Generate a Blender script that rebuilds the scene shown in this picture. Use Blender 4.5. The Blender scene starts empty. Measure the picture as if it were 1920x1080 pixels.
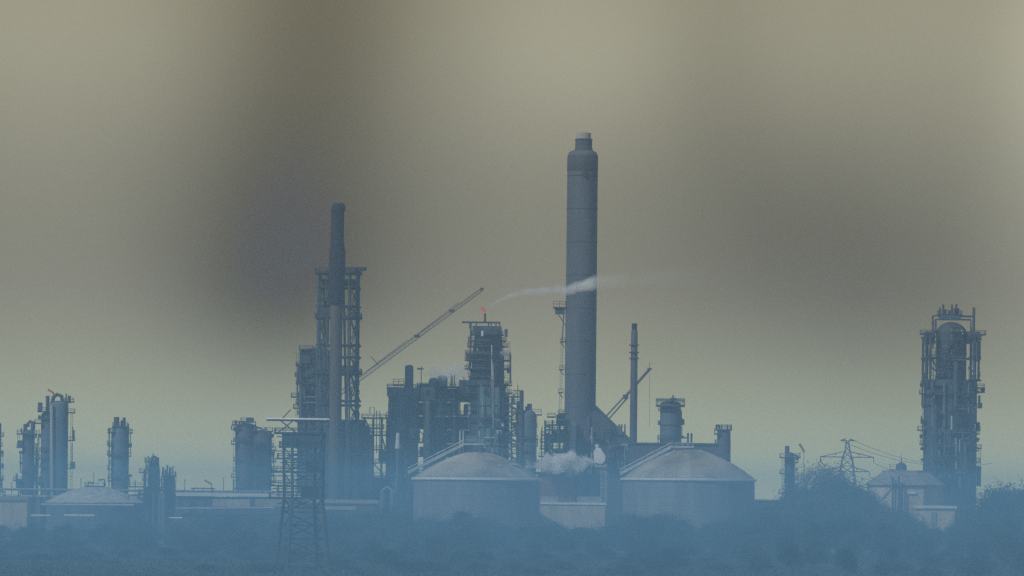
import bpy, bmesh, math, random
import numpy as np
from mathutils import Vector, Matrix
random.seed(7)
R = math.radians
scene = bpy.context.scene
col = scene.collection

# ------------------------------------------------------------------ camera
S = 1.25e-4            # radians per pixel of a 1920 wide frame
HZ = 945               # pixel row of the horizon
CAMH = 16.0            # eye height above the plant's ground, metres
TH = R(0.6)            # small roll of the camera
ct, st = math.cos(TH), math.sin(TH)
cam_data = bpy.data.cameras.new('camera')
cam_data.sensor_width = 36.0
cam_data.lens = 36.0 / (1920 * S)
cam_data.shift_y = (HZ - 540) / 1920
cam_data.clip_start = 1.0
cam_data.clip_end = 20000
cam = bpy.data.objects.new('camera', cam_data)
col.objects.link(cam)
cam.matrix_world = Matrix(((ct, -st, 0, 0), (0, 0, -1, 0), (st, ct, 0, CAMH), (0, 0, 0, 1)))
scene.camera = cam

# ------------------------------------------------------------------ exposure and sampling
scene.view_settings.view_transform = 'Standard'
scene.view_settings.look = 'None'
scene.view_settings.exposure = 0.0
scene.view_settings.gamma = 1.0
scene.view_settings.use_curve_mapping = False
scene.render.engine = 'CYCLES'
cy = scene.cycles
cy.use_denoising = False
cy.max_bounces = 14
cy.volume_bounces = 12
cy.transparent_max_bounces = 8
cy.sample_clamp_indirect = 4.0
cy.filter_width = 1.5
cy.volume_step_rate = 1.0
cy.volume_max_steps = 256

# ------------------------------------------------------------------ sun and sky
SUN_AZ = R(-136)        # measured from the view direction, negative = left
SUN_EL = R(42)
sun_dir = Vector((math.sin(SUN_AZ) * math.cos(SUN_EL), math.cos(SUN_AZ) * math.cos(SUN_EL), math.sin(SUN_EL)))
sd = bpy.data.lights.new('sun', 'SUN')
sd.energy = 2.3
sd.angle = R(0.6)
sd.color = (1.0, 0.93, 0.82)
sun = bpy.data.objects.new('sun', sd)
col.objects.link(sun)
sun.rotation_euler = sun_dir.to_track_quat('Z', 'Y').to_euler()
sun.location = sun_dir * 4000

world = bpy.data.worlds.new('World')
scene.world = world
world.use_nodes = True
wn, wl = world.node_tree.nodes, world.node_tree.links
wn.clear()
def wmath(op, a, b=None, c=None, clamp=False):
    n = wn.new('ShaderNodeMath'); n.operation = op; n.use_clamp = clamp
    for i, v in enumerate((a, b, c)):
        if v is None: continue
        if isinstance(v, (int, float)): n.inputs[i].default_value = v
        else: wl.new(v, n.inputs[i])
    return n.outputs[0]
tc = wn.new('ShaderNodeTexCoord')
sep = wn.new('ShaderNodeSeparateXYZ')
wl.new(tc.outputs['Generated'], sep.inputs[0])
az = wmath('ARCTAN2', sep.outputs[0], sep.outputs[1])
el = wmath('ARCSINE', sep.outputs[2])
# out-of-focus lens dirt painted into the low sky: soft brown banks (dark) and clearer gaps (light); azimuth / elevation in radians
def A(px): return (px - 960) * S
def E(py): return (HZ - py) * S
blotches = [(545, 350, 225, 290, -0.56), (600, 10, 230, 230, -0.52), (520, 580, 210, 170, -0.34), (1500, 440, 300, 260, -0.31), (1330, 150, 110, 260, -0.16), (1700, 640, 220, 220, -0.14),
         (120, 90, 190, 260, 0.12), (1040, 110, 190, 200, 0.20), (1960, 170, 110, 380, 0.45), (60, 480, 200, 260, 0.10), (1120, 640, 260, 260, 0.10),
         (960, 60, 6000, 270, 0.46), (960, 960, 6000, 280, 1.15)]
acc = None
for px, py, sx, sy, amp in blotches:
    dx = wmath('MULTIPLY', wmath('SUBTRACT', az, A(px)), 1 / (sx * S))
    dy = wmath('MULTIPLY', wmath('SUBTRACT', el, E(py)), 1 / (sy * S))
    d2 = wmath('ADD', wmath('MULTIPLY', dx, dx), wmath('MULTIPLY', dy, dy))
    g = wmath('MULTIPLY', wmath('EXPONENT', wmath('MULTIPLY', d2, -1.0)), amp)
    acc = g if acc is None else wmath('ADD', acc, g)
comb = wn.new('ShaderNodeCombineXYZ')
wl.new(wmath('MULTIPLY', az, 24.0), comb.inputs[0]); wl.new(wmath('MULTIPLY', el, 11.0), comb.inputs[1])
nz = wn.new('ShaderNodeTexNoise'); nz.inputs['Scale'].default_value = 1.0; nz.inputs['Detail'].default_value = 2.0
wl.new(comb.outputs[0], nz.inputs['Vector'])
acc = wmath('ADD', acc, wmath('MULTIPLY', wmath('SUBTRACT', nz.outputs[0], 0.5), 0.16))
val = wmath('SMOOTH_MAX', wmath('ADD', acc, 1.0), 0.45, 0.3)
lowcol = wn.new('ShaderNodeMix'); lowcol.data_type = 'RGBA'
lowcol.inputs['A'].default_value = (0.330, 0.350, 0.215, 1)      # near the ground
lowcol.inputs['B'].default_value = (0.293, 0.288, 0.221, 1)      # higher up
wl.new(wmath('MULTIPLY', el, 20.0, clamp=True), lowcol.inputs['Factor'])
lowm = wn.new('ShaderNodeVectorMath'); lowm.operation = 'SCALE'
wl.new(lowcol.outputs['Result'], lowm.inputs[0]); wl.new(val, lowm.inputs['Scale'])
lows = wn.new('ShaderNodeVectorMath'); lows.operation = 'SUBTRACT'; lows.inputs[1].default_value = (0.062, 0.092, 0.112)   # offsets the bluish veil that the haze in front adds
wl.new(lowm.outputs[0], lows.inputs[0])
lowv = wn.new('ShaderNodeVectorMath'); lowv.operation = 'MAXIMUM'; lowv.inputs[1].default_value = (0.062, 0.054, 0.024)
wl.new(lows.outputs[0], lowv.inputs[0])
sky = wn.new('ShaderNodeTexSky')
sky.sky_type = 'NISHITA'; sky.sun_disc = False
sky.sun_elevation = SUN_EL; sky.sun_rotation = SUN_AZ
sky.air_density = 1.6; sky.dust_density = 0.6; sky.ozone_density = 4.0; sky.altitude = 10
skyv = wn.new('ShaderNodeVectorMath'); skyv.operation = 'SCALE'; skyv.inputs['Scale'].default_value = 0.10
wl.new(sky.outputs[0], skyv.inputs[0])
mixs = wn.new('ShaderNodeMix'); mixs.data_type = 'RGBA'
mr = wn.new('ShaderNodeMapRange'); mr.interpolation_type = 'SMOOTHSTEP'
mr.inputs['From Min'].default_value = R(9); mr.inputs['From Max'].default_value = R(28)
wl.new(el, mr.inputs['Value'])
wl.new(mr.outputs[0], mixs.inputs['Factor'])
wl.new(lowv.outputs[0], mixs.inputs['A']); wl.new(skyv.outputs[0], mixs.inputs['B'])
bg = wn.new('ShaderNodeBackground'); bg.inputs['Strength'].default_value = 1.0
wo = wn.new('ShaderNodeOutputWorld')
wl.new(mixs.outputs['Result'], bg.inputs['Color']); wl.new(bg.outputs[0], wo.inputs['Surface'])

# ------------------------------------------------------------------ materials
MAT = {}
def mat(name, c, rough=0.75, var=0.25, scale=0.35, streak=True, metal=0.0, bump=0.15):
    m = bpy.data.materials.new(name); m.use_nodes = True
    nt = m.node_tree; n, l = nt.nodes, nt.links
    b = n['Principled BSDF']
    t = n.new('ShaderNodeTexCoord'); mp = n.new('ShaderNodeMapping')
    mp.inputs['Scale'].default_value = (1, 1, 0.12 if streak else 1)
    geo = n.new('ShaderNodeNewGeometry')
    l.new(geo.outputs['Position'], mp.inputs['Vector'])
    n1 = n.new('ShaderNodeTexNoise'); n1.inputs['Scale'].default_value = scale; n1.inputs['Detail'].default_value = 5
    n1.inputs['Roughness'].default_value = 0.65
    l.new(mp.outputs[0], n1.inputs['Vector'])
    rp = n.new('ShaderNodeValToRGB')
    rp.color_ramp.elements[0].position = 0.3; rp.color_ramp.elements[1].position = 0.72
    rp.color_ramp.elements[0].color = (*[v * (1 - var) for v in c], 1)
    rp.color_ramp.elements[1].color = (*[min(1, v * (1 + var)) for v in c], 1)
    l.new(n1.outputs[0], rp.inputs[0])
    oi = n.new('ShaderNodeObjectInfo')
    hs = n.new('ShaderNodeHueSaturation')
    ma = n.new('ShaderNodeMath'); ma.operation = 'MULTIPLY_ADD'; ma.inputs[1].default_value = 0.3; ma.inputs[2].default_value = 0.85
    l.new(oi.outputs['Random'], ma.inputs[0]); l.new(ma.outputs[0], hs.inputs['Value'])
    l.new(rp.outputs[0], hs.inputs['Color'])
    l.new(hs.outputs[0], b.inputs['Base Color'])
    b.inputs['Roughness'].default_value = rough; b.inputs['Metallic'].default_value = metal
    if bump:
        bp = n.new('ShaderNodeBump'); bp.inputs['Strength'].default_value = bump; bp.inputs['Distance'].default_value = 0.2
        l.new(n1.outputs[0], bp.inputs['Height']); l.new(bp.outputs[0], b.inputs['Normal'])
    MAT[name] = m
    return m
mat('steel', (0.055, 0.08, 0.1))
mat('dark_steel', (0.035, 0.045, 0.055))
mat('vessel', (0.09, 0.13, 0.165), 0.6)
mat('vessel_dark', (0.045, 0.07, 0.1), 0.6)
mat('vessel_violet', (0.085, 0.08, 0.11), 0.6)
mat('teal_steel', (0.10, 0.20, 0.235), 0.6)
mat('pale_pipe', (0.42, 0.45, 0.44), 0.5)
mat('galvanised', (0.5, 0.53, 0.52), 0.45, metal=0.3)
mat('white_paint', (0.78, 0.77, 0.72), 0.5, 0.1)
mat('concrete', (0.072, 0.088, 0.108), 0.9, 0.32, 0.16)
mat('concrete_pale', (0.36, 0.34, 0.30), 0.9)
mat('soot', (0.010, 0.014, 0.022), 0.9)
mat('stack_brown', (0.075, 0.072, 0.072), 0.85)
mat('tank_shell', (0.20, 0.205, 0.21), 0.6, 0.28, 0.3)
mat('tank_roof', (0.40, 0.335, 0.235), 0.75, 0.5, 0.07, streak=False)  # broad tone patches painted in for uneven highlights on the domes
mat('tan_wall', (0.55, 0.47, 0.35), 0.85)
mat('rust_wall', (0.27, 0.11, 0.13), 0.85)
mat('grey_roof', (0.30, 0.27, 0.22), 0.7)
mat('red_paint', (0.5, 0.13, 0.09), 0.6, 0.1)
mat('crane_paint', (0.085, 0.065, 0.055), 0.6)
mat('bark', (0.07, 0.065, 0.06), 0.95, 0.3, 1.2, streak=False)
mat('twigs', (0.045, 0.062, 0.055), 0.95, 0.45, 0.5, streak=False, bump=0)
mat('twigs_pale', (0.09, 0.10, 0.085), 0.95, 0.4, 0.5, streak=False, bump=0)
mat('scrub', (0.055, 0.075, 0.06), 0.95, 0.5, 0.08, streak=False, bump=0)
mat('ground', (0.075, 0.09, 0.07), 0.95, 0.45, 0.03, streak=False)
mat('yard', (0.26, 0.25, 0.22), 0.95, 0.3, 0.05, streak=False)
mat('pale_roof', (0.44, 0.41, 0.34), 0.7, 0.4, 0.5)
mat('soot_light', (0.055, 0.058, 0.065), 0.9, 0.3, 0.3)
mat('glass', (0.03, 0.04, 0.05), 0.15, 0.1)

# ------------------------------------------------------------------ mesh helpers
def P(px, py, Y):
    dx, dy = (px - 960) * S * Y, (HZ - py) * S * Y
    return Vector((ct * dx - st * dy, Y, CAMH + st * dx + ct * dy))

class MB:
    def __init__(s): s.v = []; s.f = []
    def add(s, vs, fs):
        o = len(s.v); s.v += [tuple(v) for v in vs]; s.f += [tuple(i + o for i in f) for f in fs]
    def box(s, c, d, rz=0.0):
        x, y, z = d[0] / 2, d[1] / 2, d[2] / 2
        cr, sr = math.cos(rz), math.sin(rz)
        vs = []
        for (a, b, e) in ((-1, -1, -1), (1, -1, -1), (1, 1, -1), (-1, 1, -1), (-1, -1, 1), (1, -1, 1), (1, 1, 1), (-1, 1, 1)):
            X, Yv = a * x, b * y
            vs.append((c[0] + X * cr - Yv * sr, c[1] + X * sr + Yv * cr, c[2] + e * z))
        s.add(vs, [(0, 3, 2, 1), (4, 5, 6, 7), (0, 1, 5, 4), (1, 2, 6, 5), (2, 3, 7, 6), (3, 0, 4, 7)])
    def bar(s, p, q, r, n=6, r2=None):
        p, q = Vector(p), Vector(q); r2 = r if r2 is None else r2
        d = (q - p)
        if d.length < 1e-5: return
        d.normalize()
        a = d.orthogonal().normalized(); b = d.cross(a)
        vs = []
        for c, rr in ((p, r), (q, r2)):
            for i in range(n):
                t = 2 * math.pi * i / n
                vs.append(c + a * (rr * math.cos(t)) + b * (rr * math.sin(t)))
        fs = [(i, (i + 1) % n, n + (i + 1) % n, n + i) for i in range(n)] + [tuple(range(n - 1, -1, -1)), tuple(range(n, 2 * n))]
        s.add(vs, fs)
    def tube(s, pts, r, n=8):
        pts = [Vector(p) for p in pts]
        rings = []
        a = None
        for i, p in enumerate(pts):
            d = (pts[min(i + 1, len(pts) - 1)] - pts[max(i - 1, 0)]).normalized()
            a = d.orthogonal().normalized() if a is None else (a - d * a.dot(d)).normalized()
            b = d.cross(a)
            rr = r[i] if isinstance(r, (list, tuple)) else r
            rings.append([p + a * (rr * math.cos(2 * math.pi * k / n)) + b * (rr * math.sin(2 * math.pi * k / n)) for k in range(n)])
        vs = [v for g in rings for v in g]
        fs = []
        for i in range(len(pts) - 1):
            for k in range(n):
                fs.append((i * n + k, i * n + (k + 1) % n, (i + 1) * n + (k + 1) % n, (i + 1) * n + k))
        fs += [tuple(range(n - 1, -1, -1)), tuple(range((len(pts) - 1) * n, len(pts) * n))]
        s.add(vs, fs)
    def lathe(s, c, prof, n=32):
        vs, fs = [], []
        for (r, z) in prof:
            for k in range(n):
                t = 2 * math.pi * k / n
                vs.append((c[0] + r * math.cos(t), c[1] + r * math.sin(t), c[2] + z))
        m = len(prof)
        for i in range(m - 1):
            for k in range(n):
                fs.append((i * n + k, i * n + (k + 1) % n, (i + 1) * n + (k + 1) % n, (i + 1) * n + k))
        fs += [tuple(range(n - 1, -1, -1)), tuple(range((m - 1) * n, m * n))]
        s.add(vs, fs)
    def prism(s, poly, y0, y1):          # poly in (x, z), extruded along y
        n = len(poly)
        vs = [(x, y0, z) for x, z in poly] + [(x, y1, z) for x, z in poly]
        fs = [(i, (i + 1) % n, n + (i + 1) % n, n + i) for i in range(n)] + [tuple(range(n - 1, -1, -1)), tuple(range(n, 2 * n))]
        s.add(vs, fs)
    def mesh(s, name, m, smooth=False):
        me = bpy.data.meshes.new(name)
        me.from_pydata(s.v, [], s.f); me.update()
        bm = bmesh.new(); bm.from_mesh(me); bmesh.ops.recalc_face_normals(bm, faces=bm.faces); bm.to_mesh(me); bm.free()
        me.materials.append(MAT[m])
        if smooth:
            me.polygons.foreach_set('use_smooth', [len(p.vertices) <= 4 for p in me.polygons])
            try: me.set_sharp_from_angle(angle=R(40))
            except Exception: pass
        return me
    def build(s, name, m, parent=None, smooth=False):
        o = bpy.data.objects.new(name, s.mesh(name, m, smooth)); col.objects.link(o)
        if parent is not None: o.parent = parent
        return o

def tag(o, label=None, cat=None, group=None, kind=None):
    if label: o['label'] = label
    if cat: o['category'] = cat
    if group: o['group'] = group
    if kind: o['kind'] = kind
    return o

UNIT = {}
def unit_bar(m):
    if m not in UNIT:
        b = MB(); b.bar((0, 0, 0), (0, 0, 1), 1.0, 8); UNIT[m] = b.mesh('bar', m, True)
    return UNIT[m]

class T:
    """a thing: an Empty on the ground below pixel (x, yref) at distance Y; its pieces are given in pixels"""
    def __init__(s, name, label, cat, x, yref, Y, group=None, z0=0.0):
        w = P(x, yref, Y)
        s.o = bpy.data.objects.new(name, None); col.objects.link(s.o)
        s.o.empty_display_size = 1
        s.o.location = (w.x, Y, z0); s.b = Vector((w.x, Y, z0)); s.Y = Y; s.x = x; s.yref = yref; s.u = S * Y
        tag(s.o, label, cat, group)
    def p(s, px, py, dy=0.0):
        w = P(px, py, s.Y); return Vector((w.x - s.b.x, dy, w.z - s.b.z))
    def z(s, py, px=None): return s.p(s.x if px is None else px, py).z
    def par(s, parent): return s.o if parent is None else parent
    def build(s, b, name, m, parent=None, smooth=False): return b.build(name, m, s.par(parent), smooth)
    def box(s, name, x0, x1, y0, y1, m, depth, dy=0.0, parent=None, ground=False):
        b = MB(); c = s.p((x0 + x1) / 2, (y0 + y1) / 2, dy)
        w, h = (x1 - x0) * s.u, (y1 - y0) * s.u
        if ground:
            top = c.z + h / 2; c = Vector((c.x, dy, (top - s.b.z * 0) / 2)); h = top
        b.box(c, (w, depth, h)); return s.build(b, name, m, parent)
    def bar(s, name, a, c, r, m='steel', parent=None):
        """round bar between two (px, py[, dy]) points; shares one mesh"""
        p, q = s.p(*a), s.p(*c)
        o = bpy.data.objects.new(name, unit_bar(m)); col.objects.link(o); o.parent = s.par(parent)
        d = q - p
        o.location = p; o.rotation_euler = d.to_track_quat('Z', 'Y').to_euler(); o.scale = (r, r, d.length)
        return o
    def pole(s, name, x, y, r, m='steel', dy=0.0, yb=None, parent=None):
        """vertical bar from the ground (or row yb) up to (x, y)"""
        p = s.p(x, y, dy); z0 = -s.b.z if yb is None else s.p(x, yb).z
        o = bpy.data.objects.new(name, unit_bar(m)); col.objects.link(o); o.parent = s.par(parent)
        o.location = (p.x, p.y, z0); o.scale = (r, r, p.z - z0)
        return o
    def lathe(s, name, x, yref, prof, m, dy=0.0, parent=None, n=32):
        """prof: (radius px, row or None for ground)"""
        b = MB(); c = s.p(x, yref, dy)
        b.lathe((c.x, c.y, 0), [(r * s.u, (-s.b.z if y is None else s.p(x, y).z)) for r, y in prof], n)
        return s.build(b, name, m, parent, True)
    def shell(s, x, yref, r, ytop, m='vessel', dy=0.0, head=0.6, name='shell', parent=None, skirt=True):
        """vertical vessel with a domed head, weld rings and a skirt"""
        b = MB(); c = s.p(x, yref, dy); u = s.u
        zt = s.p(x, ytop).z; rm = r * u; hh = rm * head
        prof = [(rm * 1.02, -s.b.z), (rm * 1.02, 2.5), (rm, 2.6)]
        zz = 2.6; step = 7.0
        while zz + step < zt - hh - 1:
            zz += step
            prof += [(rm, zz - .12), (rm * 1.012 + .04, zz - .1), (rm * 1.012 + .04, zz + .1), (rm, zz + .12)]
        prof.append((rm, zt - hh))
        for k in range(1, 8):
            t = k / 8 * math.pi / 2
            prof.append((rm * math.cos(t), zt - hh + hh * math.sin(t)))
        prof.append((0.05, zt))
        b.lathe((c.x, c.y, 0), prof, 32)
        return s.build(b, name, m, parent, True)
    def plat(s, y, x0, x1, depth, dy=0.0, m='dark_steel', rail=True, th=0.45, braces=None, post=1.9, rh=1.25):
        c = s.p((x0 + x1) / 2, y, dy); w = (x1 - x0) * s.u
        b = MB(); b.box(c, (w, depth, th)); pl = s.build(b, 'platform', m)
        if rail:
            b = MB(); hx, hy = w / 2 - .1, depth / 2 - .1
            zt = c.z + th / 2
            cs = [(c.x - hx, dy - hy), (c.x + hx, dy - hy), (c.x + hx, dy + hy), (c.x - hx, dy + hy)]
            for i in range(4):
                a, q = cs[i], cs[(i + 1) % 4]
                for h in (rh * .55, rh): b.bar((a[0], a[1], zt + h), (q[0], q[1], zt + h), .07, 4)
                n = max(1, int(math.hypot(q[0] - a[0], q[1] - a[1]) / post))
                for k in range(n):
                    X, Yv = a[0] + (q[0] - a[0]) * k / n, a[1] + (q[1] - a[1]) * k / n
                    b.bar((X, Yv, zt), (X, Yv, zt + rh), .07, 4)
            b.build('railing', m, pl)
        if braces:
            b = MB()
            for (xa, xb, dz) in braces:
                p0, p1 = s.p(xa, y), s.p(xb, y)
                b.bar((p0.x, dy, c.z), (p1.x, dy, c.z - dz), .16, 5)
            b.build('bracket', m, pl)
        return pl
    def ring(s, x, y, r0, r1, dy=0.0, a0=0, a1=360, m='dark_steel', rail=True, th=0.45, rh=1.25):
        """round gallery on a vessel, radii in px, angles in degrees (0 = right, 270 = towards the viewer)"""
        c = s.p(x, y, dy); u = s.u; n = max(6, int((a1 - a0) / 12))
        b = MB(); ang = [R(a0 + (a1 - a0) * i / n) for i in range(n + 1)]
        vs = []
        for t in ang:
            for rr, zz in ((r0, 0), (r1, 0), (r1, th), (r0, th)):
                vs.append((c.x + rr * u * math.cos(t), c.y + rr * u * math.sin(t), c.z - th / 2 + zz))
        fs = []
        for i in range(n):
            for k in range(4): fs.append((i * 4 + k, i * 4 + (k + 1) % 4, i * 4 + 4 + (k + 1) % 4, i * 4 + 4 + k))
        if a1 - a0 < 359: fs += [(0, 1, 2, 3), (n * 4 + 3, n * 4 + 2, n * 4 + 1, n * 4)]
        b.add(vs, fs); pl = s.build(b, 'platform', m)
        if rail:
            b = MB(); rr = (r1 - .4) * u
            pts = [(c.x + rr * math.cos(t), c.y + rr * math.sin(t), c.z + th / 2) for t in ang]
            for i, q in enumerate(pts):
                b.bar(q, (q[0], q[1], q[2] + rh), .07, 4)
                if i:
                    for h in (rh * .55, rh): b.bar((pts[i - 1][0], pts[i - 1][1], q[2] + h), (q[0], q[1], q[2] + h), .07, 4)
            b.build('railing', m, pl)
        return pl
    def ladder(s, x, y0, y1, dy=0.0, m='steel', w=0.35):
        """caged ladder from row y1 up to row y0"""
        b = MB(); p, q = s.p(x, y0, dy), s.p(x, y1, dy); x0 = (p.x + q.x) / 2
        for k in (-w, w): b.bar((x0 + k, dy, q.z), (x0 + k, dy, p.z), .09, 4)
        z = q.z
        while z < p.z:
            b.bar((x0 - w, dy, z), (x0 + w, dy, z), .06, 4); z += 1.2
        return s.build(b, 'ladder', m)
    def pipe(s, pts, r, m='steel', name='pipe', parent=None):
        b = MB(); b.tube([s.p(*q) for q in pts], r, 8); return s.build(b, name, m, parent, True)
    def prism(s, name, poly, depth, m, dy=0.0, parent=None):
        b = MB(); q = [s.p(*v) for v in poly]
        b.prism([(v.x, v.z) for v in q], dy - depth / 2, dy + depth / 2); return s.build(b, name, m, parent)

def lattice(b, p, q, w, nseg, r, r2=None, w2=None):
    """four-chord lattice girder from p to q"""
    p, q = Vector(p), Vector(q); d = (q - p).normalized(); w2 = w if w2 is None else w2
    side = Vector((0, 1, 0)); up = d.cross(side).normalized(); r2 = r * .6 if r2 is None else r2
    def c(i, k):
        t = i / nseg; ww = (w + (w2 - w) * t) / 2
        a, e = ((-1, -1), (1, -1), (1, 1), (-1, 1))[k]
        return p + (q - p) * t + side * (a * ww) + up * (e * ww)
    for k in range(4): b.bar(c(0, k), c(nseg, k), r, 5)
    for i in range(nseg):
        for k in range(4):
            b.bar(c(i, k), c(i + 1, (k + 1) % 4), r2, 4)
            b.bar(c(i, k), c(i, (k + 1) % 4), r2, 4)

# ================================================================== THE SETTING
def sheet(name, x0, x1, y0, y1, zf, m, nx=40, ny=40):
    b = MB()
    for j in range(ny + 1):
        for i in range(nx + 1):
            X, Yv = x0 + (x1 - x0) * i / nx, y0 + (y1 - y0) * j / ny
            b.v.append((X, Yv, zf(X, Yv)))
    for j in range(ny):
        for i in range(nx):
            a = j * (nx + 1) + i; b.f.append((a, a + 1, a + nx + 2, a + nx + 1))
    return tag(b.build(name, m), kind='structure')
def ground_z(X, Yv):        # flat, with a low wooded rise far behind the plant
    k = min(1, max(0, (Yv - 1712) / 60)); k = k * k * (3 - 2 * k)
    return k * (17.0 + 1.2 * math.sin(X * .031) + .7 * math.sin(X * .083 + 1))
sheet('ground', -600, 600, -30, 1800, ground_z, 'ground', 120, 183)
sheet('yard', -330, 330, 1425, 1700, lambda X, Yv: 0.02, 'yard', 4, 4)

def clutter(t, x0, x1, y0, y1, dy, seed, n, mats=('steel', 'vessel', 'vessel_dark', 'teal_steel', 'pale_pipe')):
    '''pipes, small decks, boxes and ladders fixed to the viewer's side of a structure'''
    rnd = random.Random(seed)
    for k in range(n):
        x, y, q = rnd.uniform(x0, x1), rnd.uniform(y0, y1), rnd.random(); m = rnd.choice(mats); d = dy - rnd.uniform(0, 1.5)
        if q < .34:
            ln = rnd.uniform(14, 60); t.pipe([(x, y, d), (x, min(y + ln, y1 + 10), d)], rnd.choice((.14, .2, .3)), m)
        elif q < .52:
            x2 = min(x + rnd.uniform(8, 26), x1); t.pipe([(x, y, d), (x2, y, d), (x2, y + rnd.uniform(4, 16), d)], rnd.choice((.14, .2, .28)), m)
        elif q < .78: t.plat(y, x, min(x + rnd.uniform(7, 20), x1 + 2), 2.2, d, 'dark_steel', th=.3, rh=1.1)
        elif q < .9: t.box('valve_box', x, x + rnd.uniform(2, 5), y, y + rnd.uniform(3, 8), m, 1.4, d)
        else: t.ladder(x, y, y + rnd.uniform(15, 35), d)

def galleries(t, x, r, y0, y1, seed, step=(12, 24), out=(5, 9), dy=0.0):
    '''part-round galleries, drop pipes and nozzles down a vessel'''
    rnd = random.Random(seed); y = y0
    while y < y1:
        a = rnd.choice((-40, 20, 130, 160)); t.ring(x, y, r - .5, r + rnd.uniform(*out), dy, a, a + rnd.uniform(60, 200), m='dark_steel', th=.35)
        if rnd.random() < .6:
            sx = rnd.choice((-1, 1)); xx = x + sx * (r + rnd.uniform(1, 4)); t.pipe([(xx, y, dy - .5), (xx, y + rnd.uniform(14, 40), dy - .5)], rnd.choice((.15, .22, .3)), 'steel')
        if rnd.random() < .5:
            sx = rnd.choice((-1, 1)); t.box('valve_box', *sorted((x + sx * r, x + sx * (r + rnd.uniform(3, 6)))), y - 6, y - 1, 'dark_steel', 1.5, dy)
        y += rnd.uniform(*step)

# ================================================================== THE PLANT
# ---- tall concrete chimney
t = T('chimney', 'tallest chimney, a broad grey concrete shaft with a narrow flue on top', 'chimney', 1087, 800, 1640)
t.lathe('windshield', 1090, 540, [(29.5, None), (29.2, 700), (28.6, 300), (28.4, 292), (26, 286), (21, 283), (0.5, 282.6)], 'concrete', n=48)
fl = t.lathe('flue', 1094.5, 265, [(17, 284), (17, 279), (15.8, 278), (15.8, 263), (16.8, 262.5), (16.8, 261), (15, 260.5), (0.5, 260.4)], 'concrete')
t.lathe('rim', 1094.5, 255, [(13.6, 260.6), (13.6, 249.5), (12.6, 249), (0.5, 250.5)], 'concrete_pale', parent=fl)
for k, y in enumerate(range(330, 900, 62)):
    xx = 1092.7 - (y - 280) * .01047; t.lathe('joint_ring', xx, y, [(28.9, y + .8), (29.55, y + .6), (29.55, y - .6), (28.9, y - .8)], 'concrete', n=48)
t.lathe('soot_band', 1092.5, 300, [(28.75, 322), (29.0, 321.5), (28.9, 293), (28.5, 292.5)], 'soot_light', n=48)
t.plat(577, 1037, 1061, 5.5, 0.0, 'steel', braces=[(1039, 1061, 7.0)], rh=2.2)
t.box('cabinet', 1041, 1059, 579, 589, 'steel', 4.0)
for y0, y1, x in ((640, 690, 1053.5), (692, 730, 1052), (735, 785, 1050.5)):
    t.ladder(x, y0, y1, -1.0)
    t.plat(y0 + 1, x - 4, x + 6, 3.0, -1.0, 'steel', braces=[(x - 3, x + 5, 2.2)])
t.bar('cable_duct', (1057, 590, -1.0), (1054, 640, -1.0), .22, 'steel')
t.box('access_hatch', 1093, 1097, 318, 332, 'dark_steel', 2.0, -11.0 * .505 - .35)

# ---- heater stack and its steel frame
t = T('stack', 'slender brown stack with a sooty black top, standing before a steel frame', 'chimney', 629, 900, 1545)
t.lathe('shaft', 630, 660, [(11.8, None), (11.4, 560), (11.2, 545)], 'stack_brown', n=32)
t.lathe('sleeve', 631.5, 540, [(12.8, 572), (14.5, 566), (15.6, 500), (15.2, 470), (12.6, 456), (12.2, 390)], 'soot', n=32)
t.lathe('tip', 635, 388, [(12.2, 396), (12.8, 394), (12.8, 386), (10.5, 382), (8, 381), (.5, 383)], 'soot', n=32)

t = T('steel_frame', 'open steel frame tower with cross bracing behind the brown stack', 'tower', 633, 790, 1562)
xs = [(596, 601), (612, 616), (656, 655), (674, 668)]
D = 7.0
for xt, xb in xs:
    for dy in (-D, D):
        t.pole('column', (xt + xb) / 2 + (1 if dy > 0 else 0), 505, .42 if xt in (596, 674) else .3, 'steel', dy)
lv = [540, 575, 596, 648, 670, 697, 752, 760, 790]
for y in lv:
    for dy in (-D, D):
        t.bar('beam', (594, y, dy), (676, y, dy), .34, 'dark_steel')
for y in (512, 596, 700):
    t.plat(y, 592, 678, 2 * D + 2, 0, 'dark_steel', th=.8)
t.box('deck_box', 597, 674, 524, 540, 'dark_steel', 9, 1.5)
t.box('deck_box', 640, 672, 686, 704, 'dark_steel', 8, 1.5)
t.box('deck_box', 598, 618, 580, 594, 'steel', 6, 1.5)
t.box('cantilever_beam', 640, 688, 502, 508, 'dark_steel', 2.2, -3)
for i in range(len(lv) - 1):
    a, c = lv[i], lv[i + 1]
    if c - a < 15: continue
    for dy in (-D, D):
        t.bar('brace', (656, a, dy), (674, c, dy), .2, 'steel'); t.bar('brace', (674, a, dy), (656, c, dy), .2, 'steel')
        t.bar('brace', (598, a, dy), (612, c, dy), .2, 'steel')
t.ladder(664, 545, 790, -D - .8)
t.pipe([(644, 520, -2), (646, 600, -2), (648, 700, -2), (650, 800, -2)], .45, 'vessel_dark')
t.pipe([(606, 540, 2), (607, 650, 2), (609, 780, 2)], .5, 'vessel_dark')
clutter(t, 597, 622, 545, 790, -D - .6, 101, 34, ('steel', 'dark_steel'))
clutter(t, 650, 674, 545, 790, -D - .6, 102, 22, ('steel', 'dark_steel'))

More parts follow.
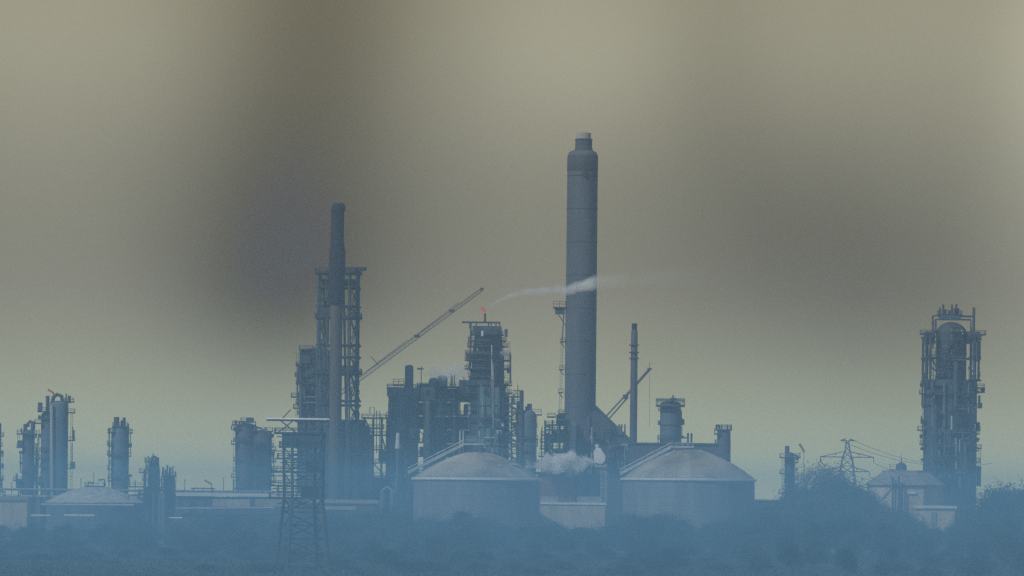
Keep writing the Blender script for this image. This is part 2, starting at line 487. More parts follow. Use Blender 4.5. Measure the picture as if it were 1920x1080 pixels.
# ---- broad reactor left of the stack, on its furnace house
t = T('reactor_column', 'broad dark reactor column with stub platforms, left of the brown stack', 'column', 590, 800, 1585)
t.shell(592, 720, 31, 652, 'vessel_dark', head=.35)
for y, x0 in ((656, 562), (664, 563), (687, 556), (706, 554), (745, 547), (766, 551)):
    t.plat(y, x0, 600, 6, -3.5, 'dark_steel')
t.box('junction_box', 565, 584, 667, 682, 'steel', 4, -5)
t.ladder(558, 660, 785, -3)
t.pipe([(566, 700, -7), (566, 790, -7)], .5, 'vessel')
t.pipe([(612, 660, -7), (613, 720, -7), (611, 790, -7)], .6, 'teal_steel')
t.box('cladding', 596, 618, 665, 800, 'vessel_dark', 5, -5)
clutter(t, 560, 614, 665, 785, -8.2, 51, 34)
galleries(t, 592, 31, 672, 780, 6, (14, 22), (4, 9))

t = T('furnace_house', 'big slab sided furnace house under the reactor, behind the brown stack', 'building', 625, 900, 1575)
t.box('wall', 556, 676, 790, 940, 'vessel_dark', 18, 12, ground=True)
t.prism('side_bay', [(676, 790), (690, 800), (697, 850), (694, 940), (676, 940)], 14, 'vessel_dark', 12)
t.box('roof_slab', 552, 682, 786, 791, 'steel', 19.5, 12)
for x in (570, 600, 650, 668): t.pole('buttress', x, 792, .5, 'steel', 2.4)
for y in (850, 905): t.box('wall_band', 556, 690, y, y + 3, 'steel', .6, 2.4)
clutter(t, 600, 694, 792, 930, 1.8, 61, 30, ('steel', 'vessel', 'vessel_dark'))

# ---- racks right of the furnace house
t = T('pipe_rack', 'low pipe rack of open decks between furnace house and green block', 'pipe rack', 705, 900, 1590)
for x in (684, 700, 716, 726):
    for dy in (-4, 4): t.pole('column', x, 782, .3, 'steel', dy)
for y, x0, x1 in ((784, 678, 724), (803, 682, 720), (816, 678, 724), (843, 696, 722), (868, 692, 728), (893, 690, 735), (912, 690, 735), (932, 690, 735)):
    t.plat(y, x0, x1, 9, 0, 'dark_steel')
for a, c in (((700, 868), (722, 893)), ((684, 784), (700, 816)), ((716, 816), (724, 843))): t.bar('brace', (*a, -4), (*c, -4), .25)
t.box('cabinet', 710, 724, 845, 866, 'vessel_dark', 5, 0)
t.box('cabinet', 690, 700, 817, 842, 'vessel_dark', 5, 0)
t.box('cabinet', 700, 735, 895, 940, 'vessel_dark', 5, 1)
for x in (706, 712): t.pipe([(x, 770, 0), (x, 850, 0)], .16)
t.pipe([(694, 776, -2), (694, 764, -2), (702, 764, -2), (702, 782, -2)], .15)

t = T('vent_stack', 'short white bell shaped vent on a thin pole before the green block', 'vent', 745, 900, 1530)
t.pole('pole', 745.5, 841, .4, 'vessel')
t.lathe('bell', 746, 826, [(5.5, 841), (5, 838), (3.8, 818), (3.4, 813), (3, 812), (.3, 811.5)], 'pale_pipe', n=20)

t = T('drum_skid', 'two small rounded drums joined by a pipe, at the foot of the green block', 'drum', 728, 940, 1500)
t.shell(718, 930, 5, 917, 'vessel'); t.shell(737, 930, 6, 922, 'vessel')
t.pipe([(718, 918, 0), (726, 912, 0), (737, 922, 0)], .25, 'pale_pipe')

# ---- the central green block
t = T('regenerator_tower', 'bulky greenish tower with an overhanging flat cap and domed vent', 'tower', 754, 850, 1590)
t.lathe('shell', 755, 830, [(28, None), (28, 760), (27, 745), (29, 744), (30.5, 741), (30.5, 729), (28, 727), (.5, 726)], 'teal_steel', n=40)
t.ring(755, 728, 14, 30, 0, m='steel')
v = t.shell(767, 715, 8, 684, 'vessel', name='vent_drum')
t.plat(722, 737, 758, 5, 0, 'steel', rh=2)
t.pipe([(736, 745, -6), (735, 800, -6), (733, 880, -6)], .45, 'vessel')
t.pipe([(771, 745, -6), (771, 880, -6)], .4, 'vessel')
for y in (780, 815, 850, 885): t.ring(755, y, 27, 31, 0, 180, 360, m='steel')
t.ladder(730, 745, 900, -2)
t.box('panel', 762, 778, 752, 880, 'vessel_dark', .6, -6.0)
clutter(t, 730, 778, 750, 900, -6.8, 41, 26)

def process_frame(t, x0, x1, ys, depth, nx, seed, fill=0.8, back=True, mats=('teal_steel', 'teal_steel', 'vessel_dark', 'vessel', 'vessel')):
    rnd = random.Random(seed)
    bw = (x1 - x0) / nx
    for i in range(nx + 1):
        for dy in (-depth / 2, depth / 2): t.pole('column', x0 + bw * i, ys[0], .32, 'steel', dy)
    for j, y in enumerate(ys):
        t.plat(y, x0 - 1, x1 + 1, depth + 1, 0, 'steel', rail=True, th=.4)
    for j in range(len(ys)):
        ya = ys[j]; yb = ys[j + 1] if j + 1 < len(ys) else ys[j] + 30
        for i in range(nx):
            a = x0 + bw * i
            if back and rnd.random() < .82: t.box('rear_panel', a + .6, a + bw - .6, ya + 2, yb - 1, rnd.choice(mats), .4, depth / 2 - .6)
            if rnd.random() < .45:
                s = rnd.random() < .5
                t.bar('brace', (a if s else a + bw, ya, -depth / 2), (a + bw if s else a, yb, -depth / 2), .18, 'steel')
            if rnd.random() < fill:
                k = rnd.random(); cx = a + bw * rnd.uniform(.35, .65); m = rnd.choice(mats); h = yb - ya
                if k < .4:
                    r = min(bw * .3, 8) * rnd.uniform(.6, 1)
                    t.lathe('drum', cx, (ya + yb) / 2, [(r, yb - 1.2), (r, ya + h * .35), (r * .7, ya + h * .22), (.3, ya + h * .18)], m, rnd.uniform(-2, 1), n=16)
                elif k < .75:
                    b = MB(); p = t.p(a + 2, yb - h * .3, -1); q = t.p(a + bw - 2, yb - h * .3, -1)
                    b.bar(p, q, h * .22 * t.u, 14); t.build(b, 'exchanger', m, smooth=True)
                else:
                    t.box('cabinet', a + bw * .15, a + bw * .8, ya + h * .3, yb - 1.2, m, depth * .4, -1)
            if rnd.random() < .6:
                xx = a + bw * rnd.random(); t.pipe([(xx, ya - 4, -depth / 2 - .5), (xx, yb, -depth / 2 - .5)], rnd.choice((.18, .25, .35)), rnd.choice(('vessel', 'steel', 'teal_steel')))

t = T('process_structure', 'greenish multi deck process structure crowded with drums, behind the left tank', 'structure', 832, 850, 1600)
process_frame(t, 783, 884, [726, 752, 778, 804, 830, 856, 882, 908], 14, 4, 3)
t.box('plant_room', 790, 816, 727, 751, 'pale_pipe', 8, -4)
t.box('vent_opening', 800, 808, 733, 741, 'dark_steel', .3, -8.2)
t.shell(813, 715, 9, 708, 'teal_steel', name='drum'); t.shell(830, 715, 9, 704, 'teal_steel', name='drum')
t.box('plinth', 786, 822, 719, 727, 'dark_steel', 6, 2)
t.pipe([(801, 752, -9), (801, 905, -9)], 1.3, 'pale_pipe', 'riser')
t.pipe([(806, 752, -9), (806, 905, -9)], .5, 'vessel', 'riser')
t.pipe([(852, 752, -9), (852, 860, -9)], .3, 'pale_pipe', 'riser')
for x, y in ((838, 712), (846, 700), (848, 705), (852, 702), (862, 712), (870, 706)): t.pole('vent_pipe', x, y, .22, 'vessel', 0, 727)
t.bar('crossover_pipe', (816, 783, -9), (848, 782, -9), .4, 'pale_pipe'); t.bar('crossover_pipe', (818, 752, -9), (853, 750, -9), .3, 'pale_pipe')
t.bar('crossover_pipe', (832, 815, -9), (850, 815, -9), .35, 'pale_pipe')
t.box('lamp_bracket', 782, 794, 690, 693, 'dark_steel', 1, 0)
t.pole('lamp_mast', 790, 687, .16, 'dark_steel', 0, 728)
clutter(t, 784, 880, 735, 880, -9.5, 31, 60)
t.box('canopy_panel', 862, 884, 714, 745, 'teal_steel', 4, -8)

# ---- fractionating column that carries the flare
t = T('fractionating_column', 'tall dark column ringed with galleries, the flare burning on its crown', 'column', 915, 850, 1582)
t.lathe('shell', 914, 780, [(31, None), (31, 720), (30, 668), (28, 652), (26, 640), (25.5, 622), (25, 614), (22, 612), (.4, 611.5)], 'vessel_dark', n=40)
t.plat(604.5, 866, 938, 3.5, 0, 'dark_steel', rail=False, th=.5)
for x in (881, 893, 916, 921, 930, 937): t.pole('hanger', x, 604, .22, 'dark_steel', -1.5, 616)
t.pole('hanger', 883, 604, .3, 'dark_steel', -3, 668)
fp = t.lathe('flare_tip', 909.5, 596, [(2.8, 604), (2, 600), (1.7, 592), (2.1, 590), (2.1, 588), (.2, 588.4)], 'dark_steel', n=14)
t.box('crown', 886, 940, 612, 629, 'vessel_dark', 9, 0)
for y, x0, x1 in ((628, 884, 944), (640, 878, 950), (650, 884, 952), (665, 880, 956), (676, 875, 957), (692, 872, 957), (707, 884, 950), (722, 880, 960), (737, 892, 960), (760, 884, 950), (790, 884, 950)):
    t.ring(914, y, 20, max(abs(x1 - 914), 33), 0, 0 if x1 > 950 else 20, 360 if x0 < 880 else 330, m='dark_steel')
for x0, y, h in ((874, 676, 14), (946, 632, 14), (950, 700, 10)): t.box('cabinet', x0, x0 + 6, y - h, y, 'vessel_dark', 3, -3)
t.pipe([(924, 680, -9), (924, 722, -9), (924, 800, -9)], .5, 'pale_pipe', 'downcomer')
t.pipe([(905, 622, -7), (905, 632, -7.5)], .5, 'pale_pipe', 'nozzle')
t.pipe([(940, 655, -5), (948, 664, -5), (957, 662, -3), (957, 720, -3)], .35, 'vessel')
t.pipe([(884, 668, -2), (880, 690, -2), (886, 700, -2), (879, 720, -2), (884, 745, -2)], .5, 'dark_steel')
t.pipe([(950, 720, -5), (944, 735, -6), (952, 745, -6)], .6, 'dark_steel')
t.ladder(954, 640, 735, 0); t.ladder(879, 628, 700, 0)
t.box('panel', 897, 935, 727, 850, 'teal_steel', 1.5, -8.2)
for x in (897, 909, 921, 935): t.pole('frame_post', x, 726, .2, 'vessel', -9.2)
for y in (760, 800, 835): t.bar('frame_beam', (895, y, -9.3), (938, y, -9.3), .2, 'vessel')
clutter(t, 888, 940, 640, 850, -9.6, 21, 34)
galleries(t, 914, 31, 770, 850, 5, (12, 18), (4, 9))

t = T('stair_frame', 'narrow open stair frame between fractionating column and round shouldered vessel', 'structure', 965, 850, 1578)
process_frame(t, 944, 976, [744, 757, 772, 787, 802, 817, 832, 850, 870], 8, 2, 11, fill=.35, back=False)
for i, y in enumerate([757, 772, 787, 802, 817, 832, 850]):
    a, c = ((948, y + 14), (972, y)) if i % 2 else ((948, y), (972, y + 14))
    t.bar('stair_flight', (*a, -5), (*c, -5), .35, 'vessel_dark')
t.box('tower_core', 936, 954, 740, 900, 'vessel_dark', 5, 5)
t.box('tower_core', 968, 978, 752, 900, 'vessel_dark', 5, 5)

t = T('absorber_vessel', 'round shouldered blue vessel right of the stair frame, behind the left tank', 'vessel', 990, 850, 1570)
t.shell(989, 830, 16.5, 768, 'vessel', head=.8)
t.pipe([(978, 732, -3), (978, 800, -3), (978, 900, -3)], .75, 'dark_steel', 'riser')
t.bar('pipe_arm', (962, 733, -3), (980, 733, -3), .2, 'dark_steel')
t.pole('mast', 971, 722, .14, 'dark_steel', -3, 750)
t.pole('nozzle', 993, 757, .9, 'vessel', 0, 770); t.pole('nozzle', 987, 762, .5, 'vessel', 0, 770)
t.plat(778, 998, 1016, 4, 0, 'dark_steel', rh=1.8)
t.ladder(1004.5, 778, 880, -1)
galleries(t, 989, 16.5, 800, 880, 8, (18, 30), (3, 6))

# ---- structure at the chimney's foot
t = T('scrubber_structure', 'stepped scrubber structure with short decks at the foot of the tallest chimney', 'structure', 1048, 850, 1612)
for x in (1022, 1036, 1050, 1062):
    for dy in (-4, 4): t.pole('column', x, 788, .28, 'steel', dy)
for y, x0, x1 in ((782, 1026, 1042), (776, 1046, 1066), (797, 1024, 1066), (806, 1022, 1060), (816, 1014, 1030), (829, 1012, 1056), (842, 1012, 1056), (856, 1010, 1056), (870, 1008, 1060)):
    t.plat(y, x0, x1, 8, 0, 'steel')
t.shell(1072, 830, 8, 794, 'pale_pipe', -3, name='absorber_drum'); t.box('cabinet', 1043, 1060, 778, 796, 'vessel_dark', 5, -1)
t.box('cabinet', 1036, 1056, 808, 828, 'vessel_violet', 5, 0); t.box('cabinet', 1036, 1056, 844, 870, 'vessel', 5, 0)
t.box('cabinet', 1056, 1066, 800, 880, 'vessel', 5, 0)
t.shell(1027, 860, 6, 812, 'vessel', 1, name='absorber_drum')
for x in (1016, 1023, 1031): t.pole('riser', x, 800, .2, 'steel', -4.5)
clutter(t, 1014, 1066, 785, 868, -4.6, 81, 36)

t = T('boiler_house', 'boiler house with a long sloping duct roof leaning on the tallest chimney', 'building', 1140, 850, 1622)
t.prism('wall', [(1080, 800), (1118, 766), (1150, 797), (1180, 826), (1196, 845), (1196, 940), (1080, 940)], 16, 'vessel_violet', 0)
t.prism('duct_roof', [(1114, 764), (1117, 761), (1152, 795), (1182, 824), (1179, 828), (1150, 799)], 17, 'steel', 0)
t.box('roof_block', 1138, 1196, 838, 940, 'vessel', 8, -11, ground=True)
for x in (1160, 1165, 1171): t.pole('roof_vent', x, 796, .3, 'steel', -6, 830)
t.box('vent_housing', 1152, 1166, 800, 816, 'vessel', 6, -6)
t.pipe([(1104, 780, -8.6), (1104, 860, -8.6)], .4, 'vessel', 'downpipe'); t.pipe([(1110, 808, -8.6), (1104, 830, -8.6)], .3, 'pale_pipe', 'downpipe')
clutter(t, 1100, 1180, 832, 880, -15.8, 91, 26)
clutter(t, 1090, 1150, 800, 840, -8.6, 92, 12)
t.box('door_panel', 1134, 1141, 812, 830, 'pale_pipe', .5, -15.6 + 7)
t.pipe([(1138, 846, -15.6), (1146, 842, -15.6), (1150, 850, -15.6), (1150, 880, -15.6)], .3, 'dark_steel', 'downpipe')

t = T('hopper', 'small white sided hopper on a pale lattice leg beside the boiler house', 'hopper', 1127, 900, 1560)
t.prism('bin', [(1114, 868), (1113, 848), (1118, 838), (1126, 841), (1135, 855), (1134, 864), (1128, 870)], 5, 'white_paint')
t.box('cap', 1116, 1122, 833, 838, 'white_paint', 2.5)
t.box('funnel', 1114, 1137, 871, 876, 'pale_pipe', 4)
b = MB(); lattice(b, t.p(1132, 946), t.p(1132, 876), 1.9, 9, .22, .15); t.build(b, 'lattice_leg', 'galvanised')
t.pole('leg', 1117, 870, .25, 'steel', 1.5); t.pole('leg', 1117, 870, .25, 'steel', -1.5); t.pole('leg', 1132, 948, .4, 'steel')
t.bar('walkway', (1120, 892, 0), (1160, 892, 0), .35, 'steel')

t = T('rust_building', 'low rust purple walled shed in the gap between the two domed tanks', 'shed', 1055, 920, 1560)
t.box('wall', 1008, 1078, 890, 940, 'rust_wall', 16, 8, ground=True)
t.box('annexe', 1078, 1118, 894, 940, 'vessel', 14, 8, ground=True)
t.box('roof', 1005, 1080, 885, 890, 'steel', 17.5, 8)
t.box('roof', 1080, 1120, 891, 894, 'steel', 15, 8)
for x in (1016, 1040, 1076, 1082): t.pole('roof_vent', x, 879, .25, 'steel', 4, 888)

t = T('loading_dock', 'pale concrete loading wall in the gap between the domed tanks', 'wall', 1070, 945, 1530)
t.box('wall', 1010, 1134, 946, 985, 'tan_wall', 3, 0, ground=True)
t.box('coping', 1008, 1136, 942, 946, 'white_paint', 3.8)
t.box('kiosk', 1012, 1046, 931, 942, 'concrete_pale', 2.4, .2); t.box('kiosk', 1082, 1128, 931, 942, 'concrete_pale', 2.4, .2)

# ---- slim stack, second crane, back building, columns
t = T('slim_stack', 'slim dark free standing stack with three ring collars', 'chimney', 1187, 850, 1640)
t.lathe('shaft', 1188.5, 720, [(7.2, None), (6.8, 760), (6.2, 622), (4.6, 617), (4.6, 609), (5.2, 608), (.4, 607)], 'vessel_violet', n=24)
t.lathe('cap', 1189.5, 612, [(5, 618), (5, 606.5), (.3, 606.3)], 'soot', n=20)
for y in (647, 661, 672): t.ring(1189, y, 5, 9.5, 0, m='dark_steel', rail=False, th=.35)
t.pipe([(1194, 640, -2), (1194, 730, -2), (1193, 830, -2)], .2, 'dark_steel', 'cable')

t = T('back_building', 'long flat roofed blue building behind the right domed tank', 'building', 1270, 860, 1575)
t.box('wall', 1180, 1366, 834, 930, 'vessel_violet', 16, 0, ground=True)
t.box('parapet', 1178, 1368, 831, 834, 'steel', 17)
t.box('roof_unit', 1240, 1262, 824, 831, 'steel', 5)

t = T('cooling_column', 'stout column with a wide crown gallery above the right domed tank', 'column', 1256, 830, 1610)
t.shell(1257, 800, 19.5, 752, 'vessel', head=.3)
t.ring(1257, 761, 18, 27.5, 0, m='steel', th=.7, rh=2.4); t.ring(1257, 750, 2, 26, 0, m='steel', rail=False, th=.3)
t.pole('lightning_rod', 1262, 741, .3, 'dark_steel', 0, 752); t.box('valve', 1257, 1268, 746, 750, 'dark_steel', 2)
t.ring(1257, 795, 19, 26.5, 0, -60, 60, m='steel'); t.box('cabinet', 1277, 1282, 785, 795, 'vessel_dark', 2.4)
t.ring(1257, 797, 19, 20.6, 0, 180, 360, m='vessel_dark', rail=False)
t.pipe([(1276, 800, -1), (1276, 840, -1)], .25)
galleries(t, 1257, 19.5, 770, 826, 12, (22, 30), (3, 6))

t = T('knockout_column', 'small column with a railed top rising from behind the right tank roof', 'column', 1357, 860, 1545)
t.shell(1357, 840, 12.5, 806, 'vessel_violet', head=.3)
t.ring(1357, 806, 4, 15.5, 0, m='steel', rh=1.6); t.plat(814, 1339, 1350, 4, -1, 'dark_steel', rh=1.8)
for x in (1343, 1349, 1353, 1364, 1371): t.pole('vent_pipe', x, 797, .22, 'dark_steel', 0, 808)
t.box('valve', 1343, 1350, 796, 800, 'dark_steel', 1.5)
t.pipe([(1368, 812, -1), (1368, 870, -1)], .3); t.ring(1357, 832, 10, 17, 0, 150, 210, m='steel')
t.ring(1357, 858, 12, 16.5, 0, 180, 300, m='steel')

def crane(name, label, Y, mast, tip, w, w2, col_m, nseg, ropes, yref):
    t = T(name, label, 'crane', mast[0], yref, Y)
    base = t.p(mast[0], mast[1]); top = t.p(*tip)
    b = MB(); b.box((base.x, 0, 1.6), (7.5, 2.0, 2.0)); b.box((base.x, 5, 1.6), (7.5, 2.0, 2.0)); t.build(b, 'crawler_track', 'dark_steel')
    b = MB(); b.box((base.x, 2.5, 4.1), (7, 5, 2.6)); t.build(b, 'upper_body', 'crane_paint')
    b = MB(); lattice(b, (base.x, 2.5, 3), (base.x, 2.5, base.z), w * 1.2, 24, .2, .12); t.build(b, 'mast', col_m)
    b = MB(); lattice(b, (base.x, 2.5, base.z), (top.x, 2.5, top.z), w, nseg, .15, .07, w2); t.build(b, 'jib', col_m)
    for f0, f1, h in ropes:
        p = Vector((base.x, 2.5, base.z)); d = Vector((top.x, 2.5, top.z)) - p; n = Vector((-d.z, 0, d.x)).normalized()
        b = MB(); b.bar(p + d * f0 + n * .8, p + d * f1 + n * (.8 + h), .14, 5); t.build(b, 'pendant', col_m)
    return t
t = crane('lattice_crane', 'long thin crane jib slanting up to the right from behind the steel frame', 1700, (632, 741), (905, 541), 1.5, 1.1, 'crane_paint', 36, [(.16, .5, .5), (.5, .85, .5)], 741)
t.bar('strut', (709, 684, 2.5), (695, 668, 2.5), .18, 'crane_paint'); t.box('sheave', 776, 786, 627, 632, 'dark_steel', 1.2, 2.5); t.box('sheave', 842, 852, 580, 585, 'crane_paint', 1.2, 2.5)
t.box('jib_head', 900, 907, 539, 544, 'crane_paint', 1.2, 2.5)
t = T('mobile_crane', 'shorter crane whose forked jib crosses behind the slim stack', 'crane', 1112, 830, 1690)
b = MB(); q = t.p(1120, 798)
b.box((q.x, 0, 2), (12, 3, 2.4)); t.build(b, 'carrier', 'crane_paint')
for a, c in (((1134, 783), (1172, 742)), ((1142, 785), (1178, 744))): t.bar('jib_leg', (*a, 0), (*c, 0), .32, 'crane_paint')
for a, c in (((1134, 783), (1112, 806)), ((1142, 785), (1116, 812))): t.bar('jib_leg', (*a, 0), (*c, 0), .32, 'crane_paint')
t.pole('mast', 1114, 806, .8, 'crane_paint')
t.bar('jib', (1172, 744, 0), (1218, 692, 0), .55, 'crane_paint'); t.box('joint', 1168, 1178, 740, 748, 'crane_paint', 1.6)
t.box('jib_head', 1214, 1222, 690, 694, 'crane_paint', 1.4); t.pole('aerial', 1218, 680, .12, 'crane_paint', 0, 692)
t.pipe([(1218, 692, 0), (1218, 800, 0)], .06, 'crane_paint', 'hoist_rope')

# ---- two domed tanks
def domed_tank(label, xc, hw, yr, yap, Y, stair, extras):
    t = T('storage_tank', label, 'tank', xc, yr, Y, 'domed storage tanks')
    u = t.u; r = hw * u; zr = t.p(xc, yr).z; za = t.p(xc, yap).z
    b = MB(); prof = [(r, 0)]
    nz = 8
    for k in range(1, nz):
        z = zr * k / nz; prof += [(r, z - .05), (r + .06, z - .04), (r + .06, z + .04), (r, z + .05)]
    prof.append((r, zr - .9)); prof.append((r - .4, zr - .85)); b.lathe((0, 0, 0), prof, 96); t.build(b, 'shell', 'tank_shell', smooth=True)
    b = MB(); b.lathe((0, 0, 0), [(r - .3, zr - .88), (r + .75, zr - .8), (r + .75, zr - .15), (r - .1, zr)], 96); t.build(b, 'rim', 'white_paint', smooth=False)
    # roof of wedge plates, each a little uneven
    n, m = 28, 6
    h = za - zr; Rs = (r * r + h * h) / (2 * h)
    roof_h = lambda q: .55 * (math.sqrt(Rs * Rs - q * q) - (Rs - h)) + .45 * h * min(1, (1 - q / r) * 1.28)
    rnd = random.Random(int(xc))
    for k in range(n):
        b = MB(); a0, a1 = 2 * math.pi * k / n + .0015, 2 * math.pi * (k + 1) / n - .0015; lift = rnd.uniform(0, .03)
        vs = []
        for i in range(m + 1):
            rr = (r - .12) * (1 - i / m) + .6 * (i / m); zz = zr + .02 + roof_h(rr) + lift
            for a in (a0, a1): vs.append((rr * math.cos(a), rr * math.sin(a), zz))
        nv = len(vs); vs += [(x, y, z - .18) for x, y, z in vs]
        fs = [(2 * i, 2 * i + 1, 2 * i + 3, 2 * i + 2) for i in range(m)]
        fs += [tuple(v + nv for v in reversed(f)) for f in list(fs)]
        fs += [(2 * i, 2 * i + 2, 2 * i + 2 + nv, 2 * i + nv) for i in range(m)] + [(2 * i + 3, 2 * i + 1, 2 * i + 1 + nv, 2 * i + 3 + nv) for i in range(m)]
        b.add(vs, fs); t.build(b, 'roof_plate', 'tank_roof')
    b = MB(); b.lathe((0, 0, 0), [((r - .3) * (1 - q / 8) + .02, zr - .5 + roof_h((r - .3) * (1 - q / 8))) for q in range(9)], 48)
    t.build(b, 'roof_deck', 'tank_roof', smooth=True)
    # stair gantry climbing over the roof from the left
    (xa, ya), (xb, yb), xe = stair
    for dy in (-3.0, -1.4):
        t.prism('stringer', [(xa, ya + 3), (xa, ya - 3), (xb, yb - 3), (xb, yb + 3)], .2, 'galvanised', dy); t.bar('handrail', (xa, ya - 8, dy), (xb, yb - 8, dy), .12, 'galvanised')
    pa, pb = t.p(xa, ya), t.p(xb, yb); n = 28
    b = MB()
    for k in range(n + 1):
        q = pa.lerp(pb, k / n); b.box((q.x, -2.2, q.z + .2), (.5, 1.7, .12))
        if k % 3 == 0:
            b.bar((q.x, -3, q.z), (q.x, -3, q.z + 1.2), .06, 4); b.bar((q.x, -1.4, q.z), (q.x, -1.4, q.z + 1.2), .06, 4)
    t.build(b, 'stair_treads', 'galvanised')
    t.plat(yb, xb - 1, xe, 3.2, -2.2, 'galvanised', th=.7)
    t.pole('stair_post', xa + 2, ya, .25, 'steel', -2.2)
    for f in (.33, .66, 1):
        q = pa.lerp(pb, f); zz = zr + roof_h(abs(q.x)) if abs(q.x) < r else 0
        b = MB(); b.bar((q.x, -2.2, max(zz - .3, 0)), (q.x, -2.2, q.z), .18, 5); t.build(b, 'stair_post', 'steel')
    extras(t)
    return t
def ex_left(t):
    for x in (863, 869, 899): t.pole('vent_pipe', x, 808, .3, 'pale_pipe', -1.5, 852)
    t.box('vent_box', 874, 896, 817, 828, 'vessel', 2.5, -1); t.box('manway', 960, 972, 869, 872, 'pale_pipe', 2, -8)
    t.plat(853, 848, 930, 5, 2, 'vessel', th=.3, rh=.9)
    for x in (905, 935): t.box('manway', x, x + 5, 872, 876, 'pale_pipe', 1.2, -14)
def ex_right(t):
    t.pole('vent_pipe', 1290, 812, .35, 'dark_steel', 0, 842); t.pole('vent_pipe', 1296.5, 812, .35, 'dark_steel', 0, 842)
    t.bar('pipe_arm', (1279, 821, 0), (1290, 821, 0), .25, 'dark_steel')
    t.plat(850, 1252, 1308, 6, 1, 'vessel', th=.3, rh=.9); t.bar('pipe_run', (1235, 862, -6), (1265, 845, -6), .2, 'pale_pipe')
domed_tank('left of the two big domed tanks, its pale roof stair climbing from the left', 894, 119, 896, 848, 1500, ((765, 886), (870, 833), 908), ex_left)
domed_tank('right of the two big domed tanks, twin vent pipes on its brown roof', 1291, 124, 897, 843, 1490, ((1163, 888), (1258, 838), 1300), ex_right)

# ---- right hand tower
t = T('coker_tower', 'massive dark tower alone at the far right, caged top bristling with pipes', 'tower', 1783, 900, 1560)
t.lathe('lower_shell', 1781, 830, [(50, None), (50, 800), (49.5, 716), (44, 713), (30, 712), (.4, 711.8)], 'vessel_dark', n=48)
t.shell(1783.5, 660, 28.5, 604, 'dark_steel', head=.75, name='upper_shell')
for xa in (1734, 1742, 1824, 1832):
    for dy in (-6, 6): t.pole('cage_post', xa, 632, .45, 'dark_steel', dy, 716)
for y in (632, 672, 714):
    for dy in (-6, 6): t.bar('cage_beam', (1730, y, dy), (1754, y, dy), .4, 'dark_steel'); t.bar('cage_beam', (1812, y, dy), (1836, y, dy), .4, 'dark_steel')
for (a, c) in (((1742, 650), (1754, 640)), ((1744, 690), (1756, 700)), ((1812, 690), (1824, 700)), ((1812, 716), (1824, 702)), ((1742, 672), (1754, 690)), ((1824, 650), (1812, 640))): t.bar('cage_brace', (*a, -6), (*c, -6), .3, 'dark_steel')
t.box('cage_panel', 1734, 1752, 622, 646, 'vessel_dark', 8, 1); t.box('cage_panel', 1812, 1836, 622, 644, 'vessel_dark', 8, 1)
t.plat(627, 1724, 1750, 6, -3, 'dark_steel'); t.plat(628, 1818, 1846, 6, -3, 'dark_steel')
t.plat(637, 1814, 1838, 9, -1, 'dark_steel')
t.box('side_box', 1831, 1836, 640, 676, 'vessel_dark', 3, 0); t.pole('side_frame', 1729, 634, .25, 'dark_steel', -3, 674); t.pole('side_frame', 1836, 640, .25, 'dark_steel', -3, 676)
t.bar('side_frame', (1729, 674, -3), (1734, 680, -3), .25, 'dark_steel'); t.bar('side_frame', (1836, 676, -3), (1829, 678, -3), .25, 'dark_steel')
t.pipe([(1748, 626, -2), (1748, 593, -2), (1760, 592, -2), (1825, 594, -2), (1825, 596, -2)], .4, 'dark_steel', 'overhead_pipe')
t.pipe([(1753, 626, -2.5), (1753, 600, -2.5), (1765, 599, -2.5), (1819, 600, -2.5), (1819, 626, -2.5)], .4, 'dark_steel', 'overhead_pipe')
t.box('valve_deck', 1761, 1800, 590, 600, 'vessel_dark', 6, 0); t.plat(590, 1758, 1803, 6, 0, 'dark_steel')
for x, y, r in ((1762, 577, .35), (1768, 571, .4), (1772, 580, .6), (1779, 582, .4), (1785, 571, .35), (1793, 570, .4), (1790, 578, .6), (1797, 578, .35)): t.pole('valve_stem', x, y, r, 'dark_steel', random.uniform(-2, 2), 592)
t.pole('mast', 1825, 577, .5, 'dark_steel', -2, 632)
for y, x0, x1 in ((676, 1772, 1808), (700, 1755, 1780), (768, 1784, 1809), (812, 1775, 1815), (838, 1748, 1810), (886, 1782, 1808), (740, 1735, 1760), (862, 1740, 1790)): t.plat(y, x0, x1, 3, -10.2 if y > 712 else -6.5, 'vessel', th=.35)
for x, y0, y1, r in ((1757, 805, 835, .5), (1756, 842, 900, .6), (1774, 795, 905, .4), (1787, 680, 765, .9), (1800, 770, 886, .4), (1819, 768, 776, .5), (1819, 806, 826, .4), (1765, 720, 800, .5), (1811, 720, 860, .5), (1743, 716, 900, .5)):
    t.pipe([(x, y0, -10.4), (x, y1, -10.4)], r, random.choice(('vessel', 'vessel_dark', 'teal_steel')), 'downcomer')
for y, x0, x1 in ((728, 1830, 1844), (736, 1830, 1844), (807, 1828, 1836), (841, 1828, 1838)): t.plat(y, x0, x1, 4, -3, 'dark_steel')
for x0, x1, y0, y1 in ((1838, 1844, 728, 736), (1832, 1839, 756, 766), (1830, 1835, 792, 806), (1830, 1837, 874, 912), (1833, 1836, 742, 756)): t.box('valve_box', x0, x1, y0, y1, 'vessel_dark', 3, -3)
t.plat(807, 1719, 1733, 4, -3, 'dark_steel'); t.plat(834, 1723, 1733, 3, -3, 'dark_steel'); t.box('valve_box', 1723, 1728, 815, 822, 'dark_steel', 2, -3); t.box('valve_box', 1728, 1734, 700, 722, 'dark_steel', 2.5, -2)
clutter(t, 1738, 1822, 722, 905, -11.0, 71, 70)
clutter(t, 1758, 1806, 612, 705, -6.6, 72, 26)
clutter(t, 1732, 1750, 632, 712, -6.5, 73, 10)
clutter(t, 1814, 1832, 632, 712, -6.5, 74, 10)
galleries(t, 1781, 50, 725, 900, 9, (12, 22), (3, 8))
